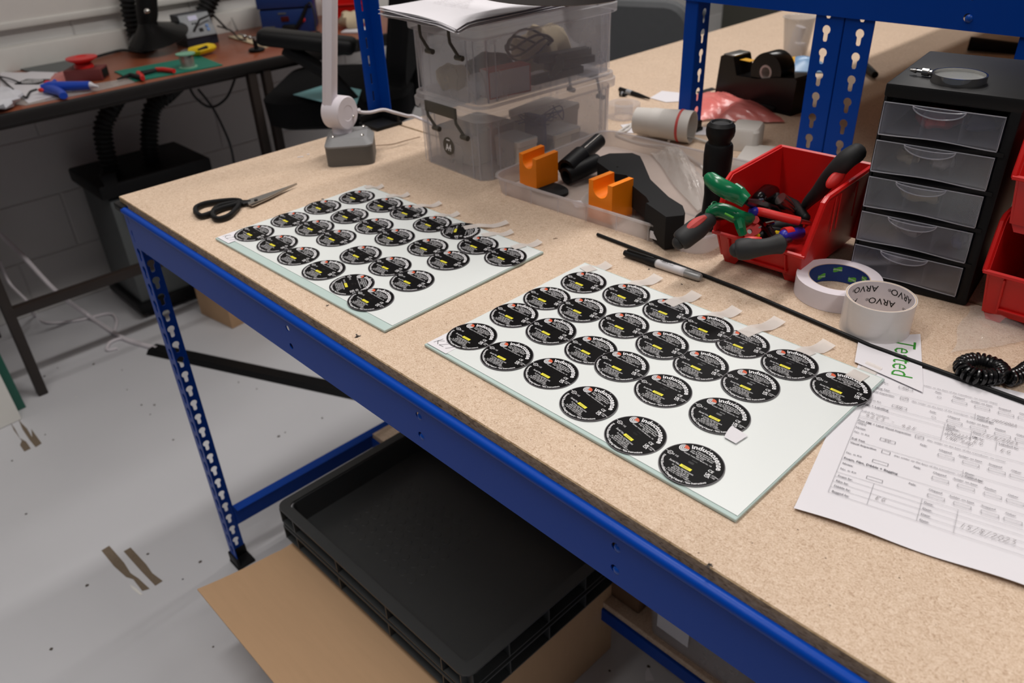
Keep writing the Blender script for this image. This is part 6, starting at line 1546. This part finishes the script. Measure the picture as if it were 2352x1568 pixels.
# ------------------------------------------------------------------ chairs
def office_chair(label, c, rz, seat_z, m_seat, arms=True, arc=False, back_h=.52, bx=0.0, bwid=.44, sides=(-1, 1)):
    t = thing('office_chair', label, 'chair', (c[0], c[1], FLOOR), rz)
    s = seat_z - FLOOR
    b = B(); loft(b, [ring(.38, .40, .06, s - .115), ring(.46, .47, .09, s - .095), ring(.47, .48, .09, s - .018), ring(.42, .43, .08, s)]); b.obj('seat', m_seat, t)
    b = B(); m_ = XF((0, .235, s + .06), 0, 0, math.radians(80))
    loft(b, [ring(bwid - .04, back_h, .08, -.03, cx=bx, cy=back_h/2), ring(bwid, back_h + .03, .1, -.015, cx=bx, cy=back_h/2), ring(bwid, back_h + .03, .1, .015, cx=bx, cy=back_h/2), ring(bwid - .04, back_h, .08, .03, cx=bx, cy=back_h/2)], True, True, m_); b.obj('backrest', m_seat, t)
    B().box(.06, .03, .24, (0, .25, s + .02), bev=.008).box(.07, .20, .03, (0, .15, s - .08), bev=.008).obj('back_post', 'blackplastic', t)
    if arms:
        for x in sides:
            if arc:
                B().tube(catmull([(x*.25, .10, s - .05), (x*.29, .16, s + .10), (x*.28, .12, s + .20), (x*.27, -.02, s + .22), (x*.27, -.18, s + .205), (x*.27, -.24, s + .18)], 6), .016, n=12, flat=1.3).obj('armrest', 'chairgrey', t)
            else:
                B().box(.085, .29, .046, (0, 0, 0), XF((x*.285, -.03, s + .180), 0, 0, -.14), bev=.018, seg=3).obj('arm_pad', 'blackplastic', t)
                B().tube([(x*.285, -.10, s + .165), (x*.285, .02, s + .08), (x*.24, .10, s - .055)], [.024, .022, .026], n=10).obj('arm_support', 'blackplastic', t)
    B().cyl(.028, s - .20, (0, 0, .12), n=20).cyl(.05, .05, (0, 0, s - .12), n=20).obj('gas_column', 'blackplastic', t)
    for k in range(5):
        a = 2*PI*k/5 + .3
        lg = B().tube([(0, 0, .12), (.15*math.cos(a), .15*math.sin(a), .10), (.29*math.cos(a), .29*math.sin(a), .075)], [.026, .022, .016], n=8).obj('base_leg', 'blackplastic', t)
        B().cyl(.026, .04, (0, 0, -.02), XF((.29*math.cos(a), .29*math.sin(a), .0265), a + PI/2, PI/2), n=16).obj('castor', 'blackplastic', lg)
    return t
# the seat faces (-.7,-.7): local -Y
ch = office_chair('black high office chair in front of the brown desk', (-.90, 1.08), math.radians(-45), -.135, 'blackfabric', bx=.10, bwid=.66, sides=(1,))
q = [onz(673, 216, -.131), onz(757, 190, -.131), onz(830, 205, -.131), onz(815, 250, -.131), onz(750, 235, -.131)]
o = B().plate([(p.x, p.y) for p in q], [], -.1335, -.1325).obj('teal_sheet', 'teal'); centre(tag(o, 'teal paper sheet lying on the black office chair seat', 'paper'))
office_chair('grey office chair with curved arms beyond the rear bench', (-.62, 2.45), math.radians(200), -.42, mat('grey_fabric', rgb(96, 98, 100), .9), True, True, .35)
office_chair('grey office chair in the far corner by the pale pipes', (-1.15, 2.95), math.radians(160), -.40, bpy.data.materials['grey_fabric'], True, True, .35)
